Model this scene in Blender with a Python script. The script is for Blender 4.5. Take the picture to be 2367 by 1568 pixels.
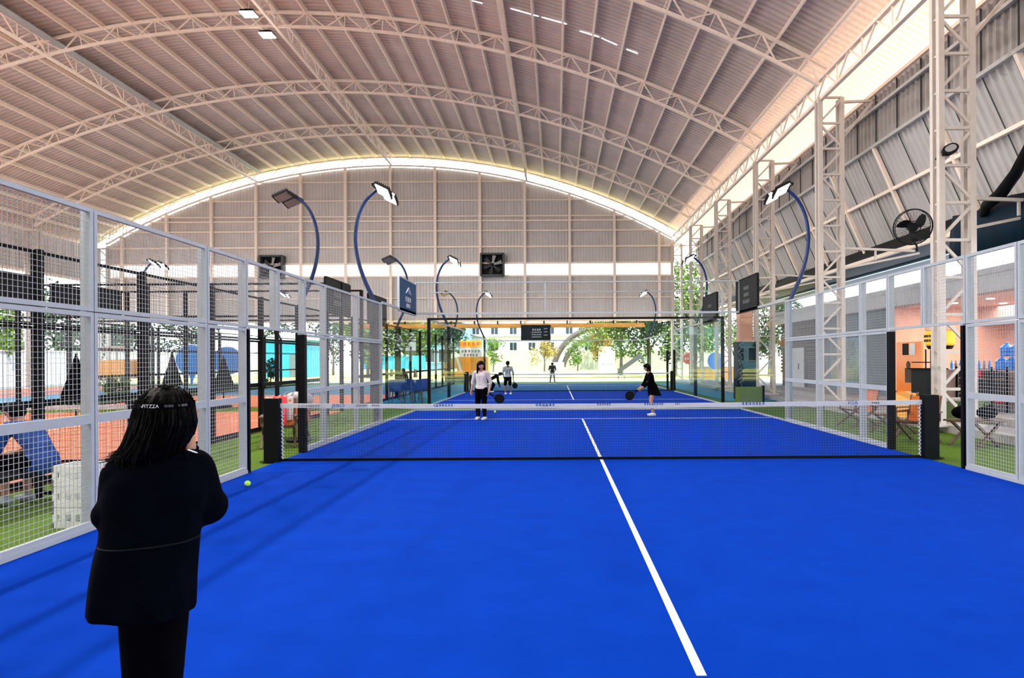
import bpy, bmesh, math, random
from math import sin, cos, pi, sqrt, atan2, radians
from mathutils import Vector, Matrix
random.seed(7)
for o in list(bpy.data.objects): bpy.data.objects.remove(o)
S = bpy.context.scene
COL = S.collection
F = 1510.0; VX = 1283.0; VY = 832.0; H = 1.553; ROLL = 0.0055
# ---------------------------------------------------------------- camera
cd = bpy.data.cameras.new('camera'); cam = bpy.data.objects.new('camera', cd); COL.objects.link(cam)
cd.sensor_fit = 'HORIZONTAL'; cd.sensor_width = 36.0; cd.lens = 36.0 * F / 2367.0
cd.shift_x = -(VX - 1183.5) / 2367.0; cd.shift_y = (VY - 784.0) / 2367.0
cd.clip_start = 0.05; cd.clip_end = 600
cam.matrix_world = Matrix.Translation((0, 0, H)) @ Matrix.Rotation(ROLL, 4, 'Y') @ Matrix.Rotation(pi/2, 4, 'X')
S.camera = cam
# ---------------------------------------------------------------- sky, sun, exposure
W = bpy.data.worlds.new('sky'); S.world = W; W.use_nodes = True
nt = W.node_tree; nt.nodes.clear()
bg = nt.nodes.new('ShaderNodeBackground'); out = nt.nodes.new('ShaderNodeOutputWorld')
tc = nt.nodes.new('ShaderNodeTexCoord'); sp = nt.nodes.new('ShaderNodeSeparateXYZ'); rp = nt.nodes.new('ShaderNodeValToRGB')
nt.links.new(tc.outputs['Generated'], sp.inputs[0]); nt.links.new(sp.outputs['Z'], rp.inputs[0])
rp.color_ramp.elements[0].position = 0.0; rp.color_ramp.elements[0].color = (1.0, 1.0, 1.0, 1)
rp.color_ramp.elements[1].position = 0.6; rp.color_ramp.elements[1].color = (0.62, 0.78, 1.0, 1)
nt.links.new(rp.outputs[0], bg.inputs['Color']); nt.links.new(bg.outputs[0], out.inputs[0])
bg.inputs['Strength'].default_value = 5.0
sd = bpy.data.lights.new('sun', 'SUN'); sd.energy = 13.0; sd.angle = radians(1.0); sd.color = (1, .95, .86)
sun = bpy.data.objects.new('sun', sd); COL.objects.link(sun)
sun.rotation_euler = Vector((-0.30, 0.28, -1.0)).to_track_quat('-Z', 'Y').to_euler()
S.view_settings.view_transform = 'Standard'; S.view_settings.look = 'None'
S.view_settings.gamma = 1.0; S.view_settings.use_curve_mapping = False
S.view_settings.exposure = 0.5
S.cycles.use_denoising = True
S.cycles.max_bounces = 8; S.cycles.diffuse_bounces = 5; S.cycles.transparent_max_bounces = 24
S.cycles.sample_clamp_indirect = 6.0
FLOOD_W = 110.0; BAY_W = 150.0

# ---------------------------------------------------------------- materials
def mat(name, col, rough=.6, metal=0.0, var=.08, scale=8.0, bump=0.0, emit=0.0, spec=.4, col2=None, trans=0.0):
    m = bpy.data.materials.new(name); m.use_nodes = True; t = m.node_tree; b = t.nodes['Principled BSDF']
    b.inputs['Roughness'].default_value = rough; b.inputs['Metallic'].default_value = metal
    b.inputs['Specular IOR Level'].default_value = spec
    n = t.nodes.new('ShaderNodeTexNoise'); n.inputs['Scale'].default_value = scale; n.inputs['Detail'].default_value = 5
    c = t.nodes.new('ShaderNodeTexCoord'); t.links.new(c.outputs['Object'], n.inputs['Vector'])
    r = t.nodes.new('ShaderNodeValToRGB'); r.color_ramp.elements[0].position = .3; r.color_ramp.elements[1].position = .7
    c2 = col2 or tuple(min(1, x*(1+var)) for x in col)
    r.color_ramp.elements[0].color = (*[x*(1-var) for x in col], 1); r.color_ramp.elements[1].color = (*c2, 1)
    t.links.new(n.outputs['Fac'], r.inputs[0]); t.links.new(r.outputs[0], b.inputs['Base Color'])
    if bump:
        bn = t.nodes.new('ShaderNodeBump'); bn.inputs['Strength'].default_value = bump; bn.inputs['Distance'].default_value = .02
        t.links.new(n.outputs['Fac'], bn.inputs['Height']); t.links.new(bn.outputs[0], b.inputs['Normal'])
    if emit:
        b.inputs['Emission Color'].default_value = (*col, 1); b.inputs['Emission Strength'].default_value = emit
    if trans:
        tr = t.nodes.new('ShaderNodeBsdfTranslucent'); t.links.new(r.outputs[0], tr.inputs['Color'])
        mx = t.nodes.new('ShaderNodeMixShader'); mx.inputs[0].default_value = trans
        o = t.nodes['Material Output']; t.links.new(b.outputs[0], mx.inputs[1]); t.links.new(tr.outputs[0], mx.inputs[2]); t.links.new(mx.outputs[0], o.inputs[0])
    return m
def glassmat(name, tint, refl=.5):
    m = bpy.data.materials.new(name); m.use_nodes = True; t = m.node_tree; t.nodes.clear()
    o = t.nodes.new('ShaderNodeOutputMaterial'); tr = t.nodes.new('ShaderNodeBsdfTransparent'); tr.inputs[0].default_value = (*tint, 1)
    g = t.nodes.new('ShaderNodeBsdfGlossy'); g.inputs['Roughness'].default_value = .02; g.inputs[0].default_value = (refl, refl, refl, 1)
    f = t.nodes.new('ShaderNodeFresnel'); f.inputs[0].default_value = 1.22
    n = t.nodes.new('ShaderNodeTexNoise'); n.inputs['Scale'].default_value = .7
    mx = t.nodes.new('ShaderNodeMixShader'); mn = t.nodes.new('ShaderNodeMath'); mn.operation = 'MINIMUM'; mn.inputs[1].default_value = .10; t.links.new(f.outputs[0], mn.inputs[0]); t.links.new(mn.outputs[0], mx.inputs[0]); t.links.new(tr.outputs[0], mx.inputs[1]); t.links.new(g.outputs[0], mx.inputs[2])
    t.links.new(mx.outputs[0], o.inputs[0]); return m
M = {}
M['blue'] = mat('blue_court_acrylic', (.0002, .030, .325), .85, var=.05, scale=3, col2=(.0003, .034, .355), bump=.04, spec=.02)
M['bluereflect'] = mat('blue_court_painted_reflection', (.0006, .085, .27), .8, var=.05, scale=3, spec=.04)  # court blue with the glass reflection painted in as lighter teal
M['teal'] = mat('teal_court_acrylic', (.003, .15, .26), .6, scale=2, spec=.1)
M['cyan'] = mat('cyan_court_acrylic', (.008, .22, .42), .5, scale=2)
M['terra'] = mat('terracotta_court_acrylic', (.56, .13, .045), .6, var=.14, scale=4)
M['turf'] = mat('artificial_turf', (.06, .125, .012), .95, var=.3, scale=60, bump=.5, col2=(.11, .19, .02), spec=.1)
M['white_line'] = mat('white_line_paint', (.62, .63, .64), .6)
M['fence'] = mat('white_powder_coat', (.36, .40, .43), .55, spec=.2, var=.04)
M['wire'] = mat('white_wire_coat', (.36, .38, .40), .6, spec=.2)
M['black'] = mat('black_powder_coat', (.0016, .002, .003), .6, spec=.12)
M['blackwire'] = mat('black_wire_coat', (.004, .005, .007), .6, spec=.1)
M['navy'] = mat('navy_tarpaulin', (.0015, .014, .03), .6, var=.3, scale=2, bump=.2, spec=.15)
M['steel'] = mat('cream_painted_steel', (.95, .81, .69), .45, var=.05)
M['towersteel'] = mat('off_white_tower_steel', (.56, .50, .455), .5, var=.05)
M['cladside'] = mat('side_cladding_sheet', (.32, .30, .285), .5, var=.06, scale=1)
M['rail'] = mat('grey_painted_steel', (.42, .42, .42), .5)
M['roof'] = mat('roof_sheet_metal', (.60, .505, .46), .5, var=.10, scale=.6)
M['clad'] = mat('wall_cladding_sheet', (.60, .565, .545), .5, var=.05, scale=1)
M['awning'] = mat('sloped_cladding_sheet', (.52, .50, .49), .45, var=.06, scale=1)
M['eave'] = mat('cream_translucent_sheet', (.84, .64, .48), .5, trans=.15)
M['eavetan'] = mat('tan_translucent_sheet', (.80, .59, .44), .5, trans=.07)
M['lightstrip'] = mat('translucent_sheet', (.86, .80, .79), .5, trans=.30)
M['dark'] = mat('dark_plastic', (.003, .0035, .005), .5, spec=.15)
M['grey'] = mat('grey_plastic', (.06, .065, .07), .5)
M['pole'] = mat('dark_blue_enamel', (.002, .016, .075), .35, spec=.3)
M['polelight'] = mat('pale_blue_enamel', (.12, .24, .34), .35)
M['lamp'] = mat('lit_led_face', (1, .97, .92), .4, emit=14)
M['lampoff'] = mat('unlit_led_face', (.22, .23, .24), .25)
M['down'] = mat('lit_downlight', (1, .95, .88), .4, emit=7)
M['slit'] = mat('daylight_slit', (.93, .96, 1), .4, emit=1.6)
M['netmesh'] = mat('black_netting', (.01, .012, .02), .8)
M['tape'] = mat('white_net_tape', (.50, .53, .57), .6, var=.06, scale=30)
M['ink'] = mat('blue_ink', (.02, .10, .34), .6)
M['inkdark'] = mat('dark_ink', (.03, .05, .1), .6)
M['inkwhite'] = mat('white_ink', (.8, .82, .84), .6)
M['seam'] = mat('reflective_seam', (.004, .005, .007), .7, spec=.1)
M['inkgrey'] = mat('grey_ink', (.20, .21, .22), .6)
M['board'] = mat('charcoal_board', (.022, .025, .027), .7, spec=.1)
M['boardblue'] = mat('blue_board', (.004, .05, .14), .6, spec=.1)
M['boardnavy'] = mat('navy_board', (.002, .011, .018), .7, spec=.08)
M['skin'] = mat('skin', (.36, .19, .13), .5, var=.06)
M['lips'] = mat('lip_skin', (.22, .06, .055), .5)
M['skin2'] = mat('tanned_skin', (.13, .065, .04), .5, var=.06)
M['hair'] = mat('black_hair', (.0008, .0006, .0007), .5, var=.4, scale=90, bump=.2, spec=.06)
M['jacket'] = mat('black_jacket_cloth', (.0006, .0012, .0035), .95, spec=.03, var=.3, scale=14, bump=.25)
M['blackcloth'] = mat('black_cloth', (.0009, .0009, .0018), .95, spec=.04, var=.3, scale=20)
M['whitecloth'] = mat('white_cloth', (.46, .42, .43), .8, var=.06, scale=12)
M['greycloth'] = mat('pale_grey_cloth', (.24, .28, .32), .8, var=.08, scale=12)
M['bluecloth'] = mat('blue_cloth', (.004, .05, .26), .7, var=.2, scale=12)
M['shoe'] = mat('white_shoe_leather', (.50, .53, .56), .5)
M['ball'] = mat('yellow_green_felt', (.42, .80, .08), .9, var=.15, scale=60, bump=.3)
M['orange'] = mat('orange_canvas', (.55, .13, .008), .7, var=.15, scale=6)
M['amber'] = mat('amber_tarpaulin', (.85, .42, .10), .6, var=.12, scale=2)
M['kiosk'] = mat('orange_fibreglass', (.86, .30, .01), .35, var=.08, scale=2)
M['wood'] = mat('brown_wood', (.09, .045, .02), .5, var=.3, scale=10)
M['red'] = mat('red_enamel', (.60, .02, .03), .4)
M['blueball'] = mat('bright_blue_enamel', (.005, .20, .68), .35)
M['pink'] = mat('pink_plaster', (.60, .42, .385), .7, var=.04, scale=2)
M['peach'] = mat('peach_plaster', (.66, .36, .26), .7, var=.05, scale=2)
M['slate'] = mat('slate_blue_wall', (.12, .16, .19), .6, var=.06, scale=2)
M['fascia'] = mat('grey_fascia', (.45, .47, .50), .6, var=.04)
M['white'] = mat('white_plaster', (.50, .52, .54), .7, var=.04, scale=2)
M['brown'] = mat('dark_brown_slat', (.05, .036, .03), .6, var=.2)
M['concrete'] = mat('pale_concrete', (.36, .345, .32), .85, var=.1, scale=3, bump=.15)
M['deck'] = mat('grey_paving', (.27, .26, .25), .85, var=.15, scale=4, bump=.2)
M['lawn'] = mat('sunlit_lawn', (.38, .36, .085), .95, var=.2, scale=.35, col2=(.50, .45, .12))
M['hoarding'] = mat('beige_hoarding', (.27, .27, .20), .8, var=.06, scale=1)
M['leaf'] = mat('green_leaves', (.02, .07, .008), .7, var=.4, scale=.9, col2=(.12, .20, .02), trans=.25)
M['leafdark'] = mat('dark_green_leaves', (.004, .02, .008), .7, var=.4, scale=.9, col2=(.02, .06, .015), trans=.2)
M['leafgold'] = mat('golden_leaves', (.22, .12, .015), .7, var=.4, scale=.9, col2=(.30, .22, .03), trans=.25)
M['bark'] = mat('grey_brown_bark', (.10, .08, .06), .9, var=.3, scale=20)
M['pane'] = mat('dark_window_pane', (.02, .03, .04), .15, var=.2)
M['water'] = mat('clear_blue_plastic', (.02, .22, .75), .2)
M['acrylic'] = mat('orange_acrylic', (.95, .22, .0), .2, var=.06)
M['yellow'] = mat('yellow_lantern_paper', (.85, .50, .04), .6, emit=.25)
M['sage'] = mat('sage_green_panel', (.10, .16, .04), .7)
M['cyanwall'] = mat('cyan_hoarding', (.03, .42, .75), .6, var=.08)
M['crate'] = mat('white_crate_plastic', (.74, .76, .74), .4)
M['glass'] = glassmat('clear_court_glass', (.975, .99, .988))
M['tealglass'] = glassmat('teal_court_glass', (.90, .97, .97))

# ---------------------------------------------------------------- mesh builder
class MB:
    def __init__(s): s.v = []; s.f = []
    def add(s, vs, fs):
        k = len(s.v); s.v += [tuple(v) for v in vs]; s.f += [tuple(i+k for i in f) for f in fs]; return s
    def box(s, c, d):
        x, y, z = c; a, b, h = d[0]/2, d[1]/2, d[2]/2
        return s.add([(x-a,y-b,z-h),(x+a,y-b,z-h),(x+a,y+b,z-h),(x-a,y+b,z-h),(x-a,y-b,z+h),(x+a,y-b,z+h),(x+a,y+b,z+h),(x-a,y+b,z+h)],
                     [(0,3,2,1),(4,5,6,7),(0,1,5,4),(1,2,6,5),(2,3,7,6),(3,0,4,7)])
    def bx(s, a, b): return s.box([(a[i]+b[i])/2 for i in range(3)], [abs(b[i]-a[i]) for i in range(3)])
    def bar(s, p, q, w, h=None, up=(0,0,1), caps=True):
        h = h or w; p = Vector(p); q = Vector(q); d = (q-p).normalized(); u = Vector(up)
        if abs(d.dot(u)) > .98: u = Vector((0,1,0)) if abs(d.y) < .9 else Vector((1,0,0))
        r = d.cross(u).normalized()*w/2; t = r.cross(d).normalized()*h/2
        vs = [p-r-t, p+r-t, p+r+t, p-r+t, q-r-t, q+r-t, q+r+t, q-r+t]
        fs = [(0,1,5,4),(1,2,6,5),(2,3,7,6),(3,0,4,7)]
        if caps: fs += [(0,3,2,1),(4,5,6,7)]
        return s.add(vs, fs)
    def tube(s, pts, r, n=8, caps=True):
        pts = [Vector(p) for p in pts]; R = r if isinstance(r, (list, tuple)) else [r]*len(pts); vs = []; prev = None
        for i, p in enumerate(pts):
            d = (pts[min(i+1, len(pts)-1)] - pts[max(i-1, 0)]).normalized()
            u = prev if prev is not None else (Vector((0,0,1)) if abs(d.z) < .9 else Vector((1,0,0)))
            a = (u - d*u.dot(d)).normalized(); b = d.cross(a); prev = a
            vs += [p + (a*cos(2*pi*k/n) + b*sin(2*pi*k/n))*R[i] for k in range(n)]
        fs = [(i*n+k, i*n+(k+1) % n, (i+1)*n+(k+1) % n, (i+1)*n+k) for i in range(len(pts)-1) for k in range(n)]
        if caps: fs += [tuple(range(n))[::-1], tuple(range((len(pts)-1)*n, len(pts)*n))]
        return s.add(vs, fs)
    def capsule(s, p, q, r0, r1, n=14, m=4):
        p = Vector(p); q = Vector(q); L = (q-p).length; d = (q-p)/L if L > 1e-6 else Vector((0,0,1))
        pts = [p - d*r0*cos(a) for a in [pi/2*k/m for k in range(m)]]; R = [max(r0*sin(pi/2*k/m), 1e-4) for k in range(m)]
        pts += [p, q]; R += [r0, r1]
        for k in range(m-1, -1, -1): pts.append(q + d*r1*cos(pi/2*k/m)); R.append(max(r1*sin(pi/2*k/m), 1e-4))
        u = Vector((0,0,1)) if abs(d.z) < .9 else Vector((1,0,0)); a = (u - d*u.dot(d)).normalized(); b = d.cross(a); vs = []
        for pt, rr in zip(pts, R): vs += [pt + (a*cos(2*pi*k/n)+b*sin(2*pi*k/n))*rr for k in range(n)]
        fs = [(i*n+k, i*n+(k+1) % n, (i+1)*n+(k+1) % n, (i+1)*n+k) for i in range(len(pts)-1) for k in range(n)]
        fs += [tuple(range(n))[::-1], tuple(range((len(pts)-1)*n, len(pts)*n))]
        return s.add(vs, fs)
    def ell(s, c, r, n=16, m=10):
        vs = []; c = Vector(c)
        for i in range(m+1):
            t = pi*i/m; t = max(.03, min(pi-.03, t))
            vs += [c + Vector((r[0]*sin(t)*cos(2*pi*k/n), r[1]*sin(t)*sin(2*pi*k/n), -r[2]*cos(t))) for k in range(n)]
        fs = [(i*n+k, i*n+(k+1) % n, (i+1)*n+(k+1) % n, (i+1)*n+k) for i in range(m) for k in range(n)]
        fs += [tuple(range(n))[::-1], tuple(range(m*n, (m+1)*n))]
        return s.add(vs, fs)
    def loft(s, rings, caps=True):
        n = len(rings[0]); vs = [p for r in rings for p in r]
        fs = [(i*n+k, i*n+(k+1) % n, (i+1)*n+(k+1) % n, (i+1)*n+k) for i in range(len(rings)-1) for k in range(n)]
        if caps: fs += [tuple(range(n))[::-1], tuple(range((len(rings)-1)*n, len(rings)*n))]
        return s.add(vs, fs)
    def prism(s, poly, axis, a, b):     # poly of 2D points extruded along an axis from a to b
        def P(u, w, t): return {'x': (t,u,w), 'y': (u,t,w), 'z': (u,w,t)}[axis]
        n = len(poly); vs = [P(u,w,a) for u,w in poly] + [P(u,w,b) for u,w in poly]
        return s.add(vs, [(k,(k+1) % n, n+(k+1) % n, n+k) for k in range(n)] + [tuple(range(n))[::-1], tuple(range(n,2*n))])
    def mesh(s, name, m=None, smooth=False):
        me = bpy.data.meshes.new(name); me.from_pydata(s.v, [], s.f)
        if m: me.materials.append(m)
        bm = bmesh.new(); bm.from_mesh(me); bmesh.ops.recalc_face_normals(bm, faces=bm.faces); bm.to_mesh(me); bm.free()
        if smooth: me.polygons.foreach_set('use_smooth', [True]*len(me.polygons))
        me.update(); return me
def setp(o, label=None, cat=None, group=None, kind=None):
    if label: o['label'] = label
    if cat: o['category'] = cat
    if group: o['group'] = group
    if kind: o['kind'] = kind
    return o
def thing(name, label, cat, loc=(0,0,0), rz=0.0, group=None, kind=None):
    o = bpy.data.objects.new(name, None); COL.objects.link(o); o.location = loc; o.rotation_euler = (0,0,rz)
    return setp(o, label, cat, group, kind)
def part(name, g, m, parent=None, label=None, smooth=False, kind=None, loc=None):
    me = g.mesh(name, m, smooth) if isinstance(g, MB) else g
    o = bpy.data.objects.new(name, me); COL.objects.link(o)
    if name in ('lettering', 'rule'): o['kind'] = 'stuff'
    if parent: o.parent = parent
    if loc is not None: o.location = loc
    return setp(o, label, kind=kind)
def struct(name, g, m, smooth=False, parent=None):
    o = part(name, g, m, parent, smooth=smooth)
    if not parent: o['kind'] = 'structure'
    return o
def dup(root, loc, rz=None, label=None):
    r = root.copy(); COL.objects.link(r); r.location = loc
    if rz is not None: r.rotation_euler = (0,0,rz)
    if label: r['label'] = label
    for ch in list(root.children):
        c = ch.copy(); COL.objects.link(c); c.parent = r
        for g in list(ch.children):
            d = g.copy(); COL.objects.link(d); d.parent = c
    return r
def at(px, py, Y):
    u, v = px-VX, py-VY; u, v = u - v*ROLL, v + u*ROLL
    return Vector((u*Y/F, Y, H - v*Y/F))
def floor_at(px, py):
    u, v = px-VX, py-VY; v2 = v + u*ROLL; u2 = u - v*ROLL
    Y = F*H/v2; return Vector((u2*Y/F, Y, 0))
def remesh(mb, vox, smooth=4, name='m', m=None, cut=None):
    me = mb.mesh('tmp'); o = bpy.data.objects.new('tmp', me); COL.objects.link(o)
    r = o.modifiers.new('r', 'REMESH'); r.mode = 'VOXEL'; r.voxel_size = vox
    if smooth:
        q = o.modifiers.new('s', 'SMOOTH'); q.factor = .5; q.iterations = smooth
    dg = bpy.context.evaluated_depsgraph_get(); dg.update()
    n = bpy.data.meshes.new_from_object(o.evaluated_get(dg)); bpy.data.objects.remove(o); bpy.data.meshes.remove(me)
    n.name = name; n.materials.clear()
    if m: n.materials.append(m)
    if cut is not None:
        bm = bmesh.new(); bm.from_mesh(n); bmesh.ops.bisect_plane(bm, geom=bm.verts[:]+bm.edges[:]+bm.faces[:], plane_co=cut[0], plane_no=cut[1], clear_outer=True); bm.to_mesh(n); bm.free()
    n.polygons.foreach_set('use_smooth', [True]*len(n.polygons)); n.update(); return n
def textmesh(s, size, m, ext=.001):
    cu = bpy.data.curves.new('t', 'FONT'); cu.body = s; cu.size = size; cu.extrude = ext; cu.align_x = 'CENTER'; cu.align_y = 'CENTER'; cu.resolution_u = 3
    o = bpy.data.objects.new('t', cu); COL.objects.link(o); dg = bpy.context.evaluated_depsgraph_get(); dg.update()
    me = bpy.data.meshes.new_from_object(o.evaluated_get(dg)); bpy.data.objects.remove(o); bpy.data.curves.remove(cu)
    me.materials.clear(); me.materials.append(m); me.name = 'lettering'; return me
def glyphs(n, h, rng, gap=.25, t=.004):   # a row of block characters too blurred to read, in the XZ plane, centred
    g = MB(); w = h*.9; tot = n*w + (n-1)*w*gap; x = -tot/2
    for i in range(n):
        for k in range(3): g.box((x+w/2, 0, -h/2+h*(k+.5)/3), (w*rng.uniform(.55, 1), t, h*.14))
        for k in range(2): g.box((x+w*rng.uniform(.15,.85), 0, rng.uniform(-.1,.1)*h), (w*.15, t, h*rng.uniform(.6,1)))
        x += w*(1+gap)
    return g

XL, XR, XC = -4.30, 5.72, 0.71
YN = 10.15
ARCX, ZTOP, RAD = -11.3, 15.14, 39.5
def arcz(x, off=0.0): return ZTOP - RAD + sqrt((RAD+off)**2 - (x-ARCX)**2)
def arcp(a, off=0.0): return (ARCX + (RAD+off)*sin(a), ZTOP - RAD + (RAD+off)*cos(a))
ARCHES = [7.7, 13.92, 20.15, 26.5, 33.0, 39.2, 45.5]

# ================================================================ GROUND AND FLOORS
struct('floor', MB().bx((-33, -9, -.30), (8.2, 46.5, -.02)), M['turf'])
g = struct('ground_outside', MB().bx((-160, 46.5, -.5), (160, 50, -.03)).bx((-160, -9, -.5), (-33, 46.5, -.03)).bx((30, -9, -.5), (160, 46.5, -.03)), M['concrete'])
struct('lawn_ground', MB().bx((-160, 50, -.5), (160, 125, -.025)), M['lawn'])
def court_floor(name, x0, x1, y0, y1, m, line=True, label=None):
    f = struct(name, MB().bx((x0, y0, -.02), (x1, y1, 0)), m)
    if line:
        xc, yn = (x0+x1)/2, (y0+y1)/2
        part('centre_line', MB().bx((xc-.025, yn-6.95, 0), (xc+.025, yn+6.95, .002)), M['white_line'], f)
        for s in (-1, 1): part('service_line', MB().bx((x0+.05, yn+s*6.95-.025, 0), (x1-.05, yn+s*6.95+.025, .0021)), M['white_line'], f)
    return f
court_floor('blue_court_floor', XL, XR, -.9, 20.2, M['blue'], False)
f = bpy.data.objects['blue_court_floor']
part('centre_line', MB().bx((XC-.025, YN-6.95, 0), (XC+.025, YN+6.95, .002)), M['white_line'], f)
for s in (-1, 1): part('service_line', MB().bx((XL+.05, YN+s*7.05-.025, 0), (XR-.05, YN+s*7.05+.025, .0021)), M['white_line'], f)
fb = court_floor('blue_court_floor', XL, XR, 22.3, 42.3, M['blue'])
part('far_half', MB().bx((XL, 32.3, 0), (XR, 42.3, .001)), M['bluereflect'], fb, label='far half with teal reflection painted in')
court_floor('terracotta_court_floor', -16.6, -6.6, 0.15, 20.2, M['terra'])
court_floor('terracotta_court_floor', -16.6, -6.6, 22.3, 30, M['terra'], False)
court_floor('teal_court_floor', -16.6, -6.6, 30.02, 42.3, M['teal'], False)
court_floor('cyan_court_floor', -24.6, -18.6, 0.15, 42.3, M['cyan'], False)
court_floor('terracotta_court_floor', -32, -24.7, 0.15, 42.3, M['terra'], False)
struct('teal_walkway_floor', MB().bx((-6.58, 24.0, -.02), (-4.45, 42.3, .0)), M['teal'])
struct('teal_walkway_floor', MB().bx((6.4, 24.0, -.02), (8.15, 42.3, .0)), M['teal'])
# raised plaza with a white kerb on the far side of the turf strip
struct('plaza_floor', MB().bx((8.36, -9, -.3), (30, 46.5, .10)), M['deck'])
struct('kerb_trim', MB().bx((8.2, -9, -.3), (8.36, 46.5, .14)), M['concrete'])
struct('kerb_trim', MB().bx((9.6, -9, .0), (9.8, 46.5, .24)), M['concrete'])

# ================================================================ ROOF
A0, A1 = math.asin((-32.6-ARCX)/(RAD+.8)), math.asin((10.05-ARCX)/(RAD+.8))
NA = 72; Y0, Y1 = -9.0, 46.3
prof = []; y = Y0; P_ = .25
while y < Y1: prof += [(y, 0), (y+.13, 0), (y+.16, .055), (y+.22, .055)]; y += P_
g = MB(); n = len(prof)
AE = math.asin((8.0-ARCX)/(RAD+.8))
for i in range(NA+1):
    a = A0 + (AE-A0)*i/NA
    for (yy, dz) in prof:
        x, z = arcp(a, .80 + dz); g.v.append((x, yy, z))
g.f = [(i*n+k, i*n+k+1, (i+1)*n+k+1, (i+1)*n+k) for i in range(NA) for k in range(n-1)]
ceiling = struct('ceiling', g, M['roof'])
AM = math.asin((8.8-ARCX)/(RAD+.8))
for a0_, a1_, m_, lb in ((AE, AM, M['eavetan'], 'tan eave sheet'), (AM, A1, M['eave'], 'bright translucent eave sheet')):
    g = MB()
    for i in range(4):
        a = a0_ + (a1_-a0_)*i/3
        for (yy, dz) in prof:
            x, z = arcp(a, .80 + dz); g.v.append((x, yy, z))
    g.f = [(i*n+k, i*n+k+1, (i+1)*n+k+1, (i+1)*n+k) for i in range(3) for k in range(n-1)]
    part('eave_sheet', g, m_, ceiling, label=lb)
# purlins: cold-formed C sections under the sheet, one part each
npur = 38
for i in range(npur+1):
    a = A0 + (A1-A0)*i/npur; x, z = arcp(a, .69); t = Vector((cos(a), 0, -sin(a))); nrm = Vector((sin(a), 0, cos(a)))
    c = Vector((x, 0, z)); gg = MB()
    gg.bar(c+Vector((0,Y0,0)), c+Vector((0,Y1,0)), .014, .21, up=nrm)
    for s in (-1, 1): gg.bar(c+nrm*s*.105+t*.03+Vector((0,Y0,0)), c+nrm*s*.105+t*.03+Vector((0,Y1,0)), .07, .01, up=nrm)
    part('purlin', gg, M['steel'], ceiling)
# slits of daylight through a lapped seam of the sheet
for (p0, p1) in [((1180,20),(1245,38)),((1252,40),(1310,56)),((1340,72),(1385,86)),((1390,88),(1426,104)),((1448,114),(1474,124)),((1085,0),(1115,8))]:
    Yr = 19.2
    def onroof(p):
        for k in range(400):
            Yt = 12 + k*.05; q = at(p[0], p[1], Yt)
            if q.z > arcz(min(q.x, 9.9), .77): return q
        return at(p[0], p[1], Yr)
    a_, b_ = onroof(p0), onroof(p1)
    part('daylight_slit', MB().bar(a_, b_, .05, .012), M['slit'], ceiling)
# arched lattice trusses
LX, RX = -31.2, 8.2
aL, aR = math.asin((LX-ARCX)/RAD), math.asin((RX-ARCX)/RAD)
names_arch = {7.7: 'white arched lattice truss above the near end of the hall', 13.92: 'arched roof truss joining the lattice tower that carries the fan',
  20.15: 'arched truss crossing the upper corner beside the bright eave', 26.5: 'arched truss spanning above the twin hanging lamps',
  33.0: 'arched truss just beyond the twin hanging lamps', 39.2: 'arched truss next in front of the glowing end arch', 45.5: 'arched end truss in front of the glowing gap over the back wall'}
def arch_proto():
    t = thing('arch_truss', names_arch[ARCHES[0]], 'truss', (ARCX, ARCHES[0], ZTOP)); D = .58; N = 48; n2 = 27
    for off, nm in ((0, 'lower_chord'), (D, 'upper_chord')):
        g = MB(); rings = []
        for i in range(N+1):
            a = aL+(aR-aL)*i/N; x, z = arcp(a, off); nr = Vector((sin(a),0,cos(a)))*.045; c = Vector((x-ARCX, 0, z-ZTOP)); yv = Vector((0,.05,0))
            rings.append([c-nr-yv, c+nr-yv, c+nr+yv, c-nr+yv])
        part(nm, g.loft(rings), M['steel'], t)
    p = lambda a_, o_: Vector((arcp(a_,o_)[0]-ARCX, 0, arcp(a_,o_)[1]-ZTOP)); da = (aR-aL)/n2
    # every bay of the lacing is the same three bars: built once at the crown, turned about the arch centre
    cen = Vector((0, 0, -RAD))
    def at0(a_, o_): return Vector((sin(a_)*(RAD+o_), 0, cos(a_)*(RAD+o_)))
    bars = [('lacing_bar', MB().bar(at0(-da/2,0), at0(0,D), .04,.04)), ('lacing_bar', MB().bar(at0(0,D), at0(da/2,0), .045,.04)), ('strut', MB().bar(at0(0,0), at0(0,D), .03,.03))]
    ms = [(nm, g.mesh(nm, M['steel'])) for nm, g in bars]
    for i in range(n2):
        for nm, me in ms:
            o = part(nm, me, None, t, loc=cen); o.rotation_euler = (0, aL+da*(i+.5), 0)
    return t
ap = arch_proto()
for yy in ARCHES[1:]: dup(ap, (ARCX, yy, ZTOP), label=names_arch[yy])
# straight trusses running the length of the hall
def long_truss(x, label, z0, D, yA=Y0, yB=45.4, step=1.55):
    t = thing('length_truss', label, 'truss', (x, (yA+yB)/2, z0)); L = (yB-yA)/2
    part('lower_chord', MB().box((0,0,0), (.12, 2*L, .10)), M['steel'], t)
    part('upper_chord', MB().box((0,0,D), (.12, 2*L, .10)), M['steel'], t)
    k = int(2*L/step); ms = [('lacing_bar', MB().bar((0,0,0), (0,step/2,D), .045, .04).mesh('lacing_bar', M['steel'])), ('lacing_bar', MB().bar((0,step/2,D), (0,step,0), .045, .04).mesh('lacing_bar', M['steel'])), ('strut', MB().bar((0,0,0), (0,0,D), .035, .035).mesh('strut', M['steel']))]
    for i in range(k):
        for nm, me in ms: part(nm, me, None, t, loc=(0, -L+i*step, 0))
    return t
long_truss(-11.25, 'ridge truss running the hall length under the roof crown', arcz(-11.25)-.02, .66)
long_truss(-1.9, 'thin-looking length truss that meets the back wall nearest the exhaust fan', arcz(-1.9)-.02, .62)
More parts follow.
